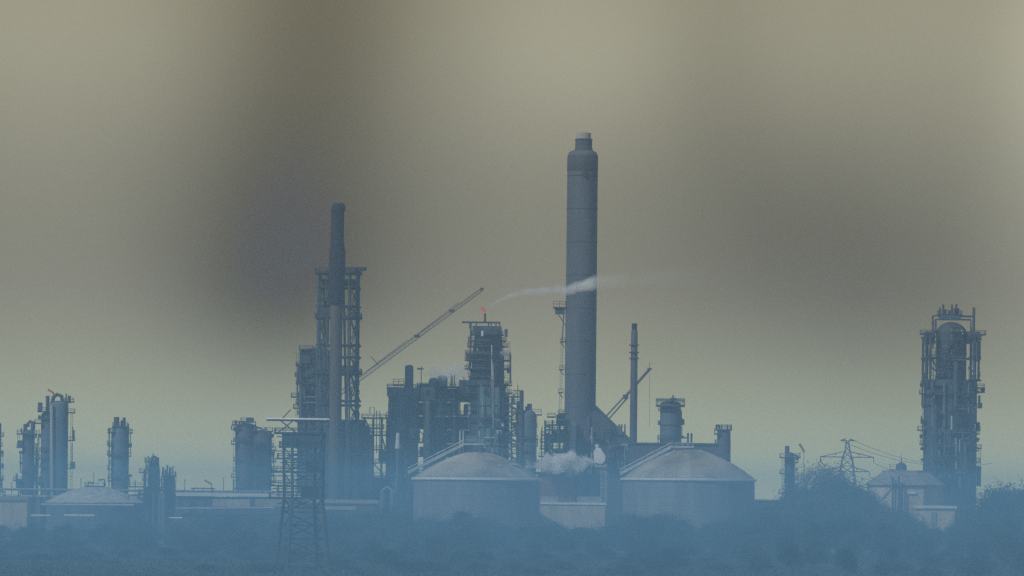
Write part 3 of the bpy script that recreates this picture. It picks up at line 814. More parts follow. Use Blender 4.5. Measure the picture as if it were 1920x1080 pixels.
t.ladder(1730, 722, 805, -2); t.ladder(1727, 806, 834, -2); t.ladder(1836, 842, 900, -2)

# ---- pale tank house with cupola
t = T('cupola_building', 'pale many sided building with hipped roof and small cupola, left of the right tower', 'building', 1697, 930, 1470)
b = MB(); u = t.u; c0 = t.p(1697, 900)
def oct_ring(r, z): return [(c0.x + r * math.cos(R(22.5 + 45 * k)), r * math.sin(R(22.5 + 45 * k)), z) for k in range(8)]
zE, zT = t.p(1697, 909).z, t.p(1697, 885).z
b.add(oct_ring(74 * u, 0) + oct_ring(74 * u, zE - .2), [(k, (k + 1) % 8, 8 + (k + 1) % 8, 8 + k) for k in range(8)] + [tuple(range(8, 16))]); t.build(b, 'wall', 'tan_wall')
for k in range(8):
    b = MB(); a, d = oct_ring(79 * u, zE), oct_ring(45 * u, zT); j = (k + 1) % 8
    vs = [a[k], a[j], d[j], d[k]]; vs += [(x, y, z - .25) for x, y, z in vs]
    b.add(vs, [(0, 1, 2, 3), (7, 6, 5, 4), (0, 4, 5, 1), (1, 5, 6, 2), (2, 6, 7, 3), (3, 7, 4, 0)]); t.build(b, 'roof_panel', 'grey_roof')
b = MB(); b.add(oct_ring(46 * u, zT) + oct_ring(46 * u, zT + .5), [(k, (k + 1) % 8, 8 + (k + 1) % 8, 8 + k) for k in range(8)] + [tuple(range(8, 16)), tuple(range(7, -1, -1))]); t.build(b, 'roof_cap', 'grey_roof')
cu = t.lathe('cupola', 1690, 876, [(10, 883), (10, 876), (9, 872), (6, 868.5), (2, 867), (.3, 866.8)], 'steel', n=20)
t.lathe('spire', 1690, 860, [(1, 868), (.9, 864), (.25, 853)], 'dark_steel', parent=cu, n=8)
t.plat(881, 1668, 1682, 3, 0, 'steel', rh=1.7); 
for x, y0 in ((1667, 895), (1678, 893), (1683, 905), (1672, 900)): t.pole('standpipe', x, y0, .32, 'dark_steel', -74 * u - 1.5)
t.box('wall_panel', 1692, 1712, 922, 926, 'white_paint', .4, -74 * u * .924 - .4); t.box('wall_band', 1626, 1764, 911, 914, 'steel', .4, -74 * u * .924 - .3)

t = T('low_shed', 'low shed with a white roof edge in front of the right tower', 'shed', 1750, 955, 1440)
t.box('wall', 1716, 1790, 954, 985, 'tan_wall', 8, 3, ground=True); t.box('roof', 1713, 1793, 948, 953, 'white_paint', 9.5, 3)
t.box('door', 1745, 1755, 960, 985, 'grey_roof', .3, -1.2)

# ---- low wall and small column right of the right tank
t = T('boundary_building', 'low dark flat roofed building running right from the right domed tank', 'building', 1450, 945, 1520)
t.box('wall', 1405, 1500, 939, 985, 'vessel_violet', 10, 0, ground=True); t.box('roof', 1403, 1502, 936.5, 939, 'concrete_pale', 11)
t = T('stripper_column', 'lone slim violet column with three stub platforms, beside the pylon', 'column', 1480, 930, 1535)
clutter(t, 1466, 1494, 850, 930, -2.6, 111, 18, ('steel', 'dark_steel'))
t.shell(1480, 890, 9, 848, 'vessel_violet', head=.4); t.pole('nozzle', 1476, 836, .8, 'vessel_violet', 0, 852)
for y, x0, x1 in ((858, 1462, 1500), (888, 1462, 1480), (925, 1460, 1480), (867, 1478, 1496)): t.plat(y, x0, x1, 5, -1, 'dark_steel')
t.ladder(1467, 858, 935, -2); t.bar('pipe_arm', (1484, 850, -2), (1498, 858, -2), .3, 'vessel_violet')
t = T('small_jib', 'tiny red slanting jib arm above the slim violet column', 'crane', 1505, 900, 1700)
t.pole('mast', 1507.5, 847, .1, 'steel'); t.bar('arm', (1508, 847, 0), (1499, 832, 0), .45, 'red_paint')

# ---- electricity pylon and its lines
t = T('pylon', 'pale grey lattice electricity pylon poking out of the tree mound', 'pylon', 1588, 930, 1400)
b = MB()
hw = lambda y: 5 + (y - 826) * .13 if y > 848 else 2 + (y - 826) * .14
ys_ = [826, 836, 848, 860, 874, 890, 908, 928, 950, 976, 1010, 1030]
for i in range(len(ys_) - 1):
    ya, yb = ys_[i], ys_[i + 1]; za, zb = t.z(ya), max(t.z(yb), 0)
    wa, wb = hw(ya) * t.u, hw(yb) * t.u
    ca = [(sx * wa, sy * wa, za) for sx, sy in ((-1, -1), (1, -1), (1, 1), (-1, 1))]; cb = [(sx * wb, sy * wb, zb) for sx, sy in ((-1, -1), (1, -1), (1, 1), (-1, 1))]
    for k in range(4):
        j = (k + 1) % 4
        b.bar(ca[k], cb[k], .16, 5); b.bar(ca[k], cb[j], .09, 4); b.bar(ca[j], cb[k], .09, 4); b.bar(ca[k], ca[j], .1, 4)
    if zb <= 0: break
t.build(b, 'lattice_body', 'vessel')
ARM = {}
for i, (ya, x0, x1) in enumerate(((857, 1538, 1638), (884, 1545, 1630), (826, 1576, 1602))):
    for sgn, xe in ((-1, x0), (1, x1)):
        b = MB(); z = t.z(ya); e = t.p(xe, ya); h = 1.9 if i < 2 else .6
        for dy in (-.8, .8):
            b.bar((sgn * .6, dy, z), (e.x, 0, z), .15, 5); b.bar((sgn * .6, dy, z + h), (e.x, 0, z), .13, 5)
            b.bar((e.x * .5, dy * .5, z), (e.x * .4, dy * .6, z + h * .55), .08, 4)
        t.build(b, 'cross_arm', 'vessel')
        if i < 2:
            b = MB(); b.lathe((e.x, 0, z - 1.8), [(.08, 1.8), (.16, 1.6), (.08, 1.4), (.16, 1.2), (.08, 1.0), (.16, .8), (.08, .6), (.05, 0)], 8); t.build(b, 'insulator', 'dark_steel')
        ARM[(i, sgn)] = Vector((e.x, 0, z - (1.8 if i < 2 else 0))) + t.b
def cable(a, c, sag, label):
    b = MB(); pts = []
    for k in range(17):
        f = k / 16; q = a.lerp(c, f); q.z -= sag * 4 * f * (1 - f); pts.append(q)
    b.tube(pts, .07, 5); o = b.build('power_cable', 'dark_steel'); tag(o, label, 'cable', 'power cables of the pylon')
for (i, sgn), p in ARM.items():
    nm = {0: 'upper', 1: 'lower', 2: 'topmost'}[i] + (' left' if sgn < 0 else ' right')
    cable(p, Vector((p.x + 75, 1660, p.z + (6 if i < 2 else 8) - 12)), 4.0, f'thin dark cable sagging right from the {nm} arm of the pylon')

# ---- far left columns
def simple_column(label, name, x, yref, Y, r, ytop, m, plats, pipes=(), tops=(), lad=(), extra=None, head=.5):
    t = T(name, label, 'column', x, yref, Y)
    t.shell(x, yref, r, ytop, m, head=head)
    for y, x0, x1 in plats: t.plat(y, x0, x1, 4, -1.5, 'dark_steel')
    for xx, y0, y1, rr in pipes: t.pipe([(xx, y0, -1.5), (xx, y1, -1.5)], rr, 'vessel')
    for xx, y, rr, yb in tops: t.pole('nozzle', xx, y, rr, 'dark_steel', random.uniform(-1, 1), yb)
    for xx, y0, y1 in lad: t.ladder(xx, y0, y1, -2)
    if extra: extra(t)
    galleries(t, x, r, ytop + 14, 912, int(x) + 3, (13, 26), (3, 7))
    return t
simple_column('dark column cut off by the left edge of the picture', 'edge_column', -10, 850, 1560, 12, 790, 'vessel_dark', [(855, -4, 7), (877, -4, 7), (898, -4, 7)], lad=[(4.5, 850, 930)])
def ex_b(t):
    t.pipe([(54, 800, 0), (52, 795, 0), (56, 790, 0), (62, 792, 0), (64, 802, 0)], .55, 'dark_steel', 'overhead_pipe')
    t.box('valve_box', 34, 43, 826, 838, 'vessel_dark', 2, -1.5); t.box('valve_box', 31, 40, 898, 920, 'vessel_dark', 3, -1); t.pipe([(66, 832, -1), (70, 832, -1), (70, 930, -1)], .35, 'teal_steel')
simple_column('narrow violet column, the shorter neighbour of the twin columns at the left', 'narrow_column', 53, 870, 1550, 11.5, 806, 'vessel_violet', [(814, 33, 70), (839, 33, 44), (901, 26, 42), (860, 60, 76), (875, 60, 78)], [(68, 840, 930, .25), (72, 820, 930, .2)], [(40, 803, .3, 814), (48, 795, .7, 808), (62, 790, .8, 808), (31, 888, .4, 900)], [(36, 814, 839)], ex_b)
def ex_c(t):
    t.shell(111, 840, 17.5, 752, 'vessel', -2, .35, 'main_shell'); t.box('crown_box', 98, 128, 752, 764, 'vessel_dark', 4, -2)
    t.pipe([(99, 757, -3), (102, 745, -3), (109, 740, -3), (117, 743, -3), (119, 755, -3)], .7, 'dark_steel', 'overhead_pipe')
    t.box('valve_box', 73, 80, 755, 772, 'vessel_dark', 3, -2); t.pipe([(100, 760, -6), (101, 930, -6)], .6, 'pale_pipe', 'downcomer')
    t.bar('red_davit', (90, 730, 0), (101, 737, 0), .38, 'red_paint'); t.pole('davit_post', 101, 737, .2, 'dark_steel', 0, 752)
    t.box('valve_box', 134, 141, 866, 877, 'vessel_dark', 2.5, -2)
simple_column('stout pair of joined columns, tallest at the far left, small red davit on top', 'twin_column', 89, 850, 1575, 12.5, 772, 'vessel', [(772, 72, 100), (754, 122, 139), (774, 126, 141), (826, 126, 141), (878, 126, 141), (794, 66, 80), (860, 72, 90), (875, 72, 90)], [(137, 800, 826, .2), (136, 832, 870, .2)], [(89, 742, .7, 774), (124, 738, .25, 752), (130, 742, .6, 756), (138, 806, .3, 826)], [(135, 774, 930)], ex_c)
simple_column('single smooth blue column with two vent pipes, right of the twin columns', 'single_column', 225, 870, 1560, 16.5, 798, 'vessel', [(811, 203, 216), (812, 238, 249), (800, 212, 240), (834, 202, 211), (853, 202, 211), (880, 203, 211), (902, 203, 211)], [(205, 812, 915, .2)], [(219, 782, 1.0, 800), (228, 788, .4, 800), (233, 783, .6, 800), (241, 794, .25, 811), (206, 802, .35, 811)], [(208, 812, 900)], head=.2)
t = T('valve_tower', 'small spiky tower of stacked decks and bent pipes at the left', 'structure', 284, 900, 1520)
for x in (272, 280, 290, 297):
    for dy in (-3, 3): t.pole('column', x, 880, .3, 'steel', dy)
for y, x0, x1 in ((866, 272, 293), (880, 276, 298), (886, 262, 298), (900, 268, 304), (913, 230, 310), (925, 262, 310), (940, 266, 310)): t.plat(y, x0, x1, 7, 0, 'dark_steel')
t.shell(285, 900, 5, 862, 'vessel_dark'); t.shell(293, 900, 4.5, 857, 'vessel_dark', 1)
t.pipe([(285, 870, -2), (286, 858, -2), (290, 856, -2), (294, 858, -2), (295, 885, -2)], .45, 'dark_steel', 'overhead_pipe')
for x, y in ((278, 855), (281, 858), (287, 850), (274, 858)): t.pole('vent_pipe', x, y, .2, 'dark_steel', 0, 880)
t.box('cabinet', 270, 300, 914, 960, 'vessel_dark', 5, 1)
for x in (290, 301, 310): t.pole('leg', x, 925, .5, 'vessel', -3.5)
simple_column('squat violet column with a spiky crown beside the small spiky tower', 'squat_column', 317, 900, 1525, 11, 890, 'vessel_violet', [(893, 304, 331)], [(327, 900, 960, .5)], [(306, 876, .35, 892), (310, 880, .3, 892), (314, 872, .3, 892), (319, 876, .45, 892), (324, 874, .25, 892), (329, 884, .25, 892)], [(329, 893, 940)], head=.15)

def ex_pair(t):
    t.pipe([(470, 795, -1), (480, 800, -1), (500, 808, -1), (506, 816, -1)], .3, 'teal_steel'); t.box('cabinet', 462, 474, 783, 790, 'dark_steel', 2)
simple_column('violet column with three stub platforms, left of the near lattice mast', 'wide_column', 459, 870, 1570, 17, 793, 'vessel_violet', [(797, 436, 480), (805, 434, 455), (833, 434, 446), (895, 434, 446), (791, 452, 476)], [(443, 806, 890, .2)], [(442, 788, .5, 797), (449, 789, .3, 797)], [(440, 806, 895)], ex_pair, .3)
simple_column('second violet column tucked behind, a little right of its twin', 'wide_column', 492, 870, 1582, 17, 806, 'vessel_violet', [(809, 470, 512), (844, 503, 518), (866, 505, 518), (882, 503, 520), (903, 505, 518)], [(514, 845, 905, .18)], [(480, 800, .4, 808), (498, 802, .3, 808)], [(512, 820, 905)], None, .3)

# ---- low pale tank, tan building and long sheds at the left
t = T('low_tank', 'wide low tank with a pale streaky cone roof at the left', 'tank', 178, 940, 1480)
u = t.u; zr = t.p(178, 941).z; za = t.p(178, 912).z
b = MB(); b.lathe((0, 0, 0), [(92 * u, 0), (92 * u, zr - .4)], 64); t.build(b, 'shell', 'vessel', smooth=True)
b = MB(); b.lathe((0, 0, 0), [(93 * u, zr - .4), (93 * u, zr - .1), (90 * u, zr + .1), (60 * u, zr + (za - zr) * .55), (25 * u, za - .3), (.3, za)], 64); t.build(b, 'roof', 'pale_roof', smooth=True)
for x in range(196, 250, 7): t.pole('roof_post', x, 927, .14, 'dark_steel', -8, 940)
t.plat(912, 160, 196, 4, -1, 'dark_steel'); t.pipe([(165, 912, 0), (166, 904, 0), (176, 906, 0)], .3, 'dark_steel'); t.pipe([(184, 900, 0), (196, 899, 0), (197, 912, 0)], .3, 'dark_steel'); t.pole('lamp_mast', 176, 885, .12, 'dark_steel', 0, 912)
for y, x0, x1 in ((946, 92, 262), (966, 52, 110), (966, 134, 190)):
    t.bar('pipe_run', (x0, y, -24), (x1, y + (x1 - x0) * .006, -24), .35, 'white_paint' if y > 950 else 'pale_pipe')
for x in (60, 100, 140, 180, 220, 258): t.pole('pipe_support', x, 946, .18, 'steel', -24)

t = T('pipe_rack', 'long low pipe rack with many runs threading between the columns at the left', 'pipe rack', 260, 925, 1535)
for x in range(-20, 545, 28):
    for dy in (-3, 3): t.pole('trestle', x, 921, .2, 'steel', dy)
    t.bar('trestle_beam', (x, 922, -3), (x, 922, 3), .2, 'steel'); t.bar('trestle_beam', (x, 934, -3), (x, 934, 3), .2, 'steel')
for k, (y, dy, r, m) in enumerate(((920.5, -2.4, .25, 'vessel'), (920, -1.2, .4, 'pale_pipe'), (920.8, 0, .2, 'steel'), (919.8, 1.4, .45, 'vessel'), (932.5, -2.2, .35, 'pale_pipe'), (932, 0, .4, 'vessel'), (932.4, 1.8, .3, 'steel'))):
    t.bar('pipe_run', (-22, y - 2.9, dy), (545, y + 3.0, dy), r, m)
for x, y in ((20, 905), (150, 897), (252, 902), (345, 900), (418, 896), (535, 902)): t.pole('lamp_mast', x, y, .12, 'steel', 3.4); t.box('lamp_head', x - 2, x + 2, y - 1, y + .5, 'pale_pipe', .6, 3.4)
t = T('tan_building', 'square tan building with a grey flat roof at the left edge', 'building', 22, 955, 1400)
t.box('wall', -30, 52, 938, 985, 'tan_wall', 12, 4, ground=True); t.box('roof', -32, 54, 931, 938, 'grey_roof', 13.2, 4)
t = T('long_shed', 'long low shed with a bright roof edge, left of the near lattice mast', 'shed', 430, 945, 1450)
t.box('wall', 335, 560, 932, 985, 'vessel_violet', 14, 4, ground=True); t.box('roof', 332, 564, 924.5, 931, 'white_paint', 16, 4)
t.box('rooftop_duct', 358, 402, 914.5, 917, 'dark_steel', 2, 2); t.box('rooftop_duct', 440, 500, 915, 919, 'dark_steel', 2, 2)
for x in (362, 380, 398, 446, 492): t.pole('duct_leg', x, 916, .15, 'dark_steel', 2, 926)
t.box('wall_panel', 400, 470, 936, 950, 'concrete_pale', .4, -3.3); t.box('wall_panel', 480, 540, 936, 950, 'grey_roof', .4, -3.3)
for x in (345, 372): t.box('shutter', x, x + 14, 940, 965, 'vessel', .4, -3.3)
t.bar('pipe_run', (332, 953, -5), (516, 952, -5), .25, 'pale_pipe'); t.bar('pipe_run', (320, 971, -8), (345, 971, -8), .3, 'white_paint')
t.bar('red_davit', (383, 900, 2), (396, 908, 2), .32, 'red_paint'); t.pole('davit_post', 396, 908, .15, 'dark_steel', 2, 926)
t = T('long_shed', 'plain low shed with pale roof at the foot of the brown stack', 'shed', 645, 950, 1460)
t.box('wall', 566, 706, 944, 985, 'vessel_violet', 12, 4, ground=True); t.box('roof', 563, 709, 936.5, 943.5, 'grey_roof', 13.5, 4)
t.box('wall_panel', 604, 668, 949, 956, 'concrete_pale', .4, -2.3)

# ---- near lattice mast with a stacked head
t = T('lattice_mast', 'near dark lattice mast with stacked decks and a long crossarm on top, its lit upper edge in white', 'mast', 568, 1000, 915)
rot = R(18)
def corner(k, y, half):
    a = rot + R(45 + 90 * k); z = max(t.z(y), 0.0); q = half * t.u
    return Vector((q * math.cos(a) + t.p(568, y).x * 0 + st * 0, q * math.sin(a), z))
lev = [935, 960, 985, 1010, 1036, 1062, 1090, 1120, 1160]
hf = lambda y: 40 - 4 * math.sin(max(0, min(1, (y - 935) / 150)) * math.pi) + max(0, y - 935) * .09
for k in range(4):
    b = MB(); b.bar(corner(k, 812, 44), corner(k, 935, 41), .34, 6); b.bar(corner(k, 935, 41), corner(k, 1160, hf(1160)), .38, 6); t.build(b, 'leg', 'dark_steel')
for i in range(len(lev) - 1):
    for k in range(4):
        b = MB(); j = (k + 1) % 4; ya, yb = lev[i], lev[i + 1]
        if i % 2 == 0: b.bar(corner(k, ya, hf(ya)), corner(j, yb, hf(yb)), .16, 5)
        else: b.bar(corner(j, ya, hf(ya)), corner(k, yb, hf(yb)), .16, 5)
        t.build(b, 'brace', 'dark_steel')
        b = MB(); b.bar(corner(k, yb, hf(yb)), corner(j, yb, hf(yb)), .14, 5)
        if yb < 1100: t.build(b, 'strut', 'dark_steel')
for y, x0, x1, th in ((812.5, 515, 604, .5), (838, 524, 603, .55), (860, 520, 603, .4), (872, 536, 606, .25), (885, 508, 604, .5), (911, 506, 608, .4), (922, 520, 608, .3), (934, 505, 609, .65)):
    t.plat(y, x0, x1, 7, 0, 'dark_steel', th=th*.75, rh=.9)
for k, (y, xa, xb) in enumerate(((819, 520, 598), (826, 534, 606), (832, 526, 600), (846, 518, 590), (853, 540, 606), (867, 524, 598), (878, 530, 604), (892, 512, 596), (898, 530, 606), (905, 514, 600), (916, 510, 604), (928, 516, 606), (944, 520, 600), (952, 526, 604))):
    t.bar('cross_bar', (xa, y, -3 + (k % 3) * 3), (xb, y + 1, -3 + (k % 3) * 3), .1, 'dark_steel')
t.box('screen_panel', 530, 600, 815, 836, 'vessel_dark', .4, -3); t.box('screen_panel', 533, 598, 815, 836, 'vessel_dark', .4, 3)
t.box('equipment_cabinet', 566, 598, 914, 932, 'vessel_dark', 5, 0); t.box('equipment_cabinet', 574, 598, 864, 884, 'vessel_dark', 4, 0)
for k in range(4):
    j = (k + 1) % 4
    for ya, yb in ((838, 860), (860, 885), (885, 911)):
        b = MB(); b.bar(corner(k, ya, 43), corner(j, yb, 42), .12, 5); t.build(b, 'brace', 'dark_steel')
t.bar('crossarm', (500, 785, 0), (617, 786.5, 0), .2, 'white_paint'); t.bar('crossarm', (500, 787.5, 0), (617, 789, 0), .2, 'dark_steel')  # white upper bar paints the beam's lit top, dark bar its underside
for a, c in (((520, 812), (552, 787)), ((556, 812), (524, 787)), ((580, 812), (604, 788)), ((602, 812), (574, 788))): t.bar('crossarm_strut', (*a, 0), (*c, 0), .14, 'crane_paint')
t.bar('red_davit', (530, 784, 0), (545, 768, 0), .12, 'crane_paint')

# ---- flame, smoke and steam
def node_mat(name):
    m = bpy.data.materials.new(name); m.use_nodes = True; m.node_tree.nodes.clear(); MAT[name] = m
    return m, m.node_tree.nodes, m.node_tree.links
m, n, l = node_mat('flame')
e = n.new('ShaderNodeEmission'); e.inputs['Color'].default_value = (0.60, 0.17, 0.09, 1); e.inputs['Strength'].default_value = 0.7
o_ = n.new('ShaderNodeOutputMaterial'); l.new(e.outputs[0], o_.inputs['Surface'])
b = MB(); p0 = P(909.5, 586.5, 1582)
pts = [p0, P(907, 581, 1582), P(904.5, 578, 1582), P(900.5, 575.5, 1582)]
b.tube(pts, [.4, .7, .55, .08], 10)
tag(b.build('flame', 'flame', smooth=True), 'small red flame blown left at the flare tip', 'flame')

def volume_mat(name, build, colr, aniso=0.3):
    m, n, l = node_mat(name)
    pv = n.new('ShaderNodeVolumePrincipled'); pv.inputs['Color'].default_value = (*colr, 1); pv.inputs['Anisotropy'].default_value = aniso
    o = n.new('ShaderNodeOutputMaterial'); l.new(pv.outputs[0], o.inputs['Volume'])
    def mth(op, a, b_=None, c=None, clamp=False):
        q = n.new('ShaderNodeMath'); q.operation = op; q.use_clamp = clamp
        for i, v in enumerate((a, b_, c)):
            if v is None: continue
            if isinstance(v, (int, float)): q.inputs[i].default_value = v
            else: l.new(v, q.inputs[i])
        return q.outputs[0]
    tcn = n.new('ShaderNodeTexCoord')
    l.new(build(n, l, mth, tcn.outputs['Object']), pv.inputs['Density'])
    return m
# plume: hull along a bent centre line in the object's own space
pa = P(912, 577, 1582)
ctr = [(912, 577, 2.2), (925, 570, 4.5), (942, 560, 6.5), (965, 552, 8.5), (1000, 546.5, 10), (1040, 544.5, 12), (1075, 541, 15), (1105, 531, 18), (1150, 528, 20), (1200, 524, 22), (1260, 517, 25), (1330, 511, 28)]
cw = [(P(x, y, 1582) - pa, r * S * 1582) for x, y, r in ctr]
L = cw[-1][0].x; ZM = 16.0; RM = 6.0
def plume_d(n, l, mth, oc):
    s = n.new('ShaderNodeSeparateXYZ'); l.new(oc, s.inputs[0])
    f = mth('MULTIPLY', s.outputs[0], 1 / L, clamp=True)
    def curve(vals):
        c = n.new('ShaderNodeFloatCurve'); cu = c.mapping.curves[0]
        cu.points[0].location = vals[0]; cu.points[-1].location = vals[-1]
        for v in vals[1:-1]: cu.points.new(*v)
        c.mapping.update(); l.new(f, c.inputs['Value']); return c.outputs[0]
    zc = mth('MULTIPLY', curve([(q.x / L, max(q.z, 0) / ZM) for q, r in cw]), ZM)
    rr = mth('MULTIPLY', curve([(q.x / L, r / RM) for q, r in cw]), RM)
    nt = n.new('ShaderNodeTexNoise'); nt.inputs['Scale'].default_value = .22; nt.inputs['Detail'].default_value = 4; l.new(oc, nt.inputs['Vector'])
    dz = mth('SUBTRACT', s.outputs[2], zc)
    d = mth('DIVIDE', mth('SQRT', mth('ADD', mth('MULTIPLY', dz, dz), mth('MULTIPLY', s.outputs[1], s.outputs[1]))), rr)
    q = mth('SUBTRACT', mth('ADD', 1.0, mth('MULTIPLY', mth('SUBTRACT', nt.outputs[0], .5), 1.7)), mth('MULTIPLY', d, 1.25))
    q = mth('MULTIPLY', mth('MAXIMUM', q, 0.0), 1.6, clamp=True)
    fade = curve([(0, .7), (.1, .5), (.3, .38), (.44, .6), (.51, .14), (.62, .04), (.82, .015), (1, 0)])
    return mth('MULTIPLY', mth('MULTIPLY', q, fade), 1.0)
volume_mat('smoke', plume_d, (0.97, 0.96, 0.92), .0)
b = MB(); b.tube([q for q, r in cw], [r * 1.45 + .3 for q, r in cw], 16)
o = b.build('smoke_plume', 'smoke'); o.location = pa
tag(o, 'thin whitish smoke trail drifting right from the flare across the tallest chimney', 'smoke')
def puff(name, label, x, y, Y, sx, sy, sz, dens, seed, colr=(.97, .96, .92), scale=.3):
    def bd(n, l, mth, oc):
        ln = n.new('ShaderNodeVectorMath'); ln.operation = 'LENGTH'
        mp = n.new('ShaderNodeMapping'); mp.inputs['Scale'].default_value = (1 / sx, 1 / sy, 1 / sz); l.new(oc, mp.inputs['Vector']); l.new(mp.outputs[0], ln.inputs[0])
        nt = n.new('ShaderNodeTexNoise'); nt.noise_dimensions = '4D'; nt.inputs['W'].default_value = seed; nt.inputs['Scale'].default_value = scale; nt.inputs['Detail'].default_value = 4; l.new(oc, nt.inputs['Vector'])
        q = mth('SUBTRACT', mth('ADD', .85, mth('MULTIPLY', mth('SUBTRACT', nt.outputs[0], .5), 2.6)), ln.outputs['Value'])
        return mth('MULTIPLY', mth('MULTIPLY', mth('MAXIMUM', q, 0.0), 2.5, clamp=True), dens)
    volume_mat(name + str(seed), bd, colr, .0)
    b = MB()
    b.lathe((0, 0, 0), [(max(math.cos(k / 8 * math.pi / 2), .02) * 1.25, math.sin(k / 8 * math.pi / 2) * 1.25) for k in range(-8, 9)], 24)
    b.v = [(vx * sx, vy * sy, vz * sz) for vx, vy, vz in b.v]
    o = b.build(name, name + str(seed)); o.location = P(x, y, Y); tag(o, label, 'steam')
puff('steam_cloud', 'white billow of steam above the rust purple shed', 1056, 870, 1556, 11.5, 7, 4.6, 1.3, 1)
puff('steam_cloud', 'faint grey steam drifting over the roof of the greenish structure', 845, 700, 1600, 12, 6, 4.5, .14, 2)
puff('steam_cloud', 'small steam puff at the right side of the flare column', 948, 662, 1570, 2.6, 2, 2.2, .25, 3, scale=.6)

# ================================================================== VEGETATION
def tree_meshes(seed, h, rx, leaf, nclump, per, bare=False):
    rnd = random.Random(seed)
    tb = MB(); tips = []
    def limb(p, d, ln, r, depth):
        q = p + d * ln
        mid = p.lerp(q, .5) + Vector((rnd.uniform(-1, 1), rnd.uniform(-1, 1), 0)) * ln * .06
        tb.tube([p, mid, q], [r, r * .8, r * .6], 5 if depth < 2 else 4)
        tips.append((q, depth))
        if depth >= (4 if bare else 3): return
        for k in range(3 if depth < 2 else 2):
            nd = (d + Vector((rnd.uniform(-1, 1), rnd.uniform(-1, 1), rnd.uniform(-.15, .75))) * .85).normalized()
            limb(p + (q - p) * rnd.uniform(.55, 1), nd, ln * rnd.uniform(.55, .8), r * .55, depth + 1)
    limb(Vector((0, 0, 0)), Vector((rnd.uniform(-.08, .08), 0, 1)).normalized(), h * .34, h * .022, 0)
    lo = [q for q, d in tips if d >= 2] or [tips[-1][0]]
    v = []; f = []
    cs = []
    for k in range(nclump):
        t_ = lo[rnd.randrange(len(lo))]
        u_, w_ = rnd.uniform(0, 2 * math.pi), rnd.random()
        zz = h * (.30 + .68 * rnd.random()); rr = rx * math.sin(max(.12, min(1, (zz / h - .15) / .85)) ** .8 * math.pi * .93 + .1) * math.sqrt(w_)
        e = Vector((rr * math.cos(u_), rr * math.sin(u_), zz))
        cs.append((t_.lerp(e, .72), rnd.uniform(.4, 1.5)))
    for c, sc in cs:
        for k in range(per):
            g = Vector((rnd.gauss(0, 1), rnd.gauss(0, 1), rnd.gauss(0, 1.0))) * (h * .07 * sc)
            if c.z + g.z < .1: continue
            a = Vector((rnd.gauss(0, 1), rnd.gauss(0, 1), rnd.gauss(0, 1))).normalized(); q = a.orthogonal().normalized()
            s1, s2 = leaf * rnd.uniform(.7, 1.9), leaf * (rnd.uniform(.05, .12) if bare else rnd.uniform(.1, .34))
            i = len(v); p = c + g
            v += [tuple(p - a * s1), tuple(p + q * s2), tuple(p + a * s1), tuple(p - q * s2)]; f.append((i, i + 1, i + 2, i + 3))
    cm = bpy.data.meshes.new('crown'); cm.from_pydata(v, [], f); cm.update(); cm.materials.append(MAT['twigs_pale' if bare else 'twigs'])
    return tb.mesh('trunk', 'bark'), cm
PROTO = [tree_meshes(s, 10.0, 3.6 + .35 * s, .26, 60 + 6 * s, 62) for s in range(6)]
BARE = [tree_meshes(20 + s, 10.0, 4.0, .3, 40, 34, True) for s in range(4)]
def tree(name, label, x, y, Y, h=None, wide=1.0, proto=PROTO, group=None, rs=0):
    """crown top at pixel (x, y); stands on the ground"""
    w = P(x, y, Y); h = w.z
    if h < 1.0: return None
    rnd = random.Random(int(x * 7 + Y + rs)); tm, cm = proto[rnd.randrange(len(proto))]
    o = bpy.data.objects.new(name, None); col.objects.link(o); o.location = (w.x, Y, 0); o.rotation_euler = (0, 0, rnd.uniform(0, 6.28))
    k = h / 10.0; o.scale = (max(k, .75) * wide, max(k, .75) * wide, k)
    for nm, me in (('trunk', tm), ('crown', cm)):
        c = bpy.data.objects.new(nm, me); col.objects.link(c); c.parent = o
    return tag(o, label, 'tree', group)
# skyline of the belt: (x, y) rows of the tree tops in the photograph
SKY = [(0, 982), (60, 977), (120, 984), (200, 982), (280, 984), (330, 980), (390, 972), (440, 968), (500, 966), (560, 968), (620, 964), (690, 960), (730, 955), (790, 972), (860, 960), (905, 968), (950, 988),
       (1000, 978), (1040, 980), (1090, 986), (1140, 980), (1190, 964), (1235, 960), (1280, 972), (1320, 984), (1360, 972), (1400, 955), (1440, 948), (1470, 938), (1500, 916), (1522, 902), (1545, 890), (1570, 886), (1596, 900), (1615, 917), (1640, 934), (1680, 955), (1720, 978), (1760, 992), (1800, 984), (1836, 956), (1856, 926), (1886, 910), (1910, 914), (1930, 908), (1960, 905)]
def sky_y(x):
    for (a, ya), (c, yc) in zip(SKY, SKY[1:]):
        if a <= x <= c: return ya + (yc - ya) * (x - a) / (c - a)
    return SKY[0][1] if x < 0 else SKY[-1][1]
rnd = random.Random(5)
named = {1545: 'tall dark tree at the left of the mound around the pylon', 1570: 'tallest tree of the mound, its crown covering the pylon base', 1235: 'rounded tree in front of the right domed tank wall',
         860: 'rounded tree in front of the left domed tank wall', 1886: 'leafy tree standing just right of the right tower', 1500: 'bushy tree beside the slim violet column', 1040: 'narrow pointed tree below the gap between the tanks'}
G = 'trees of the hazy belt in front of the plant'
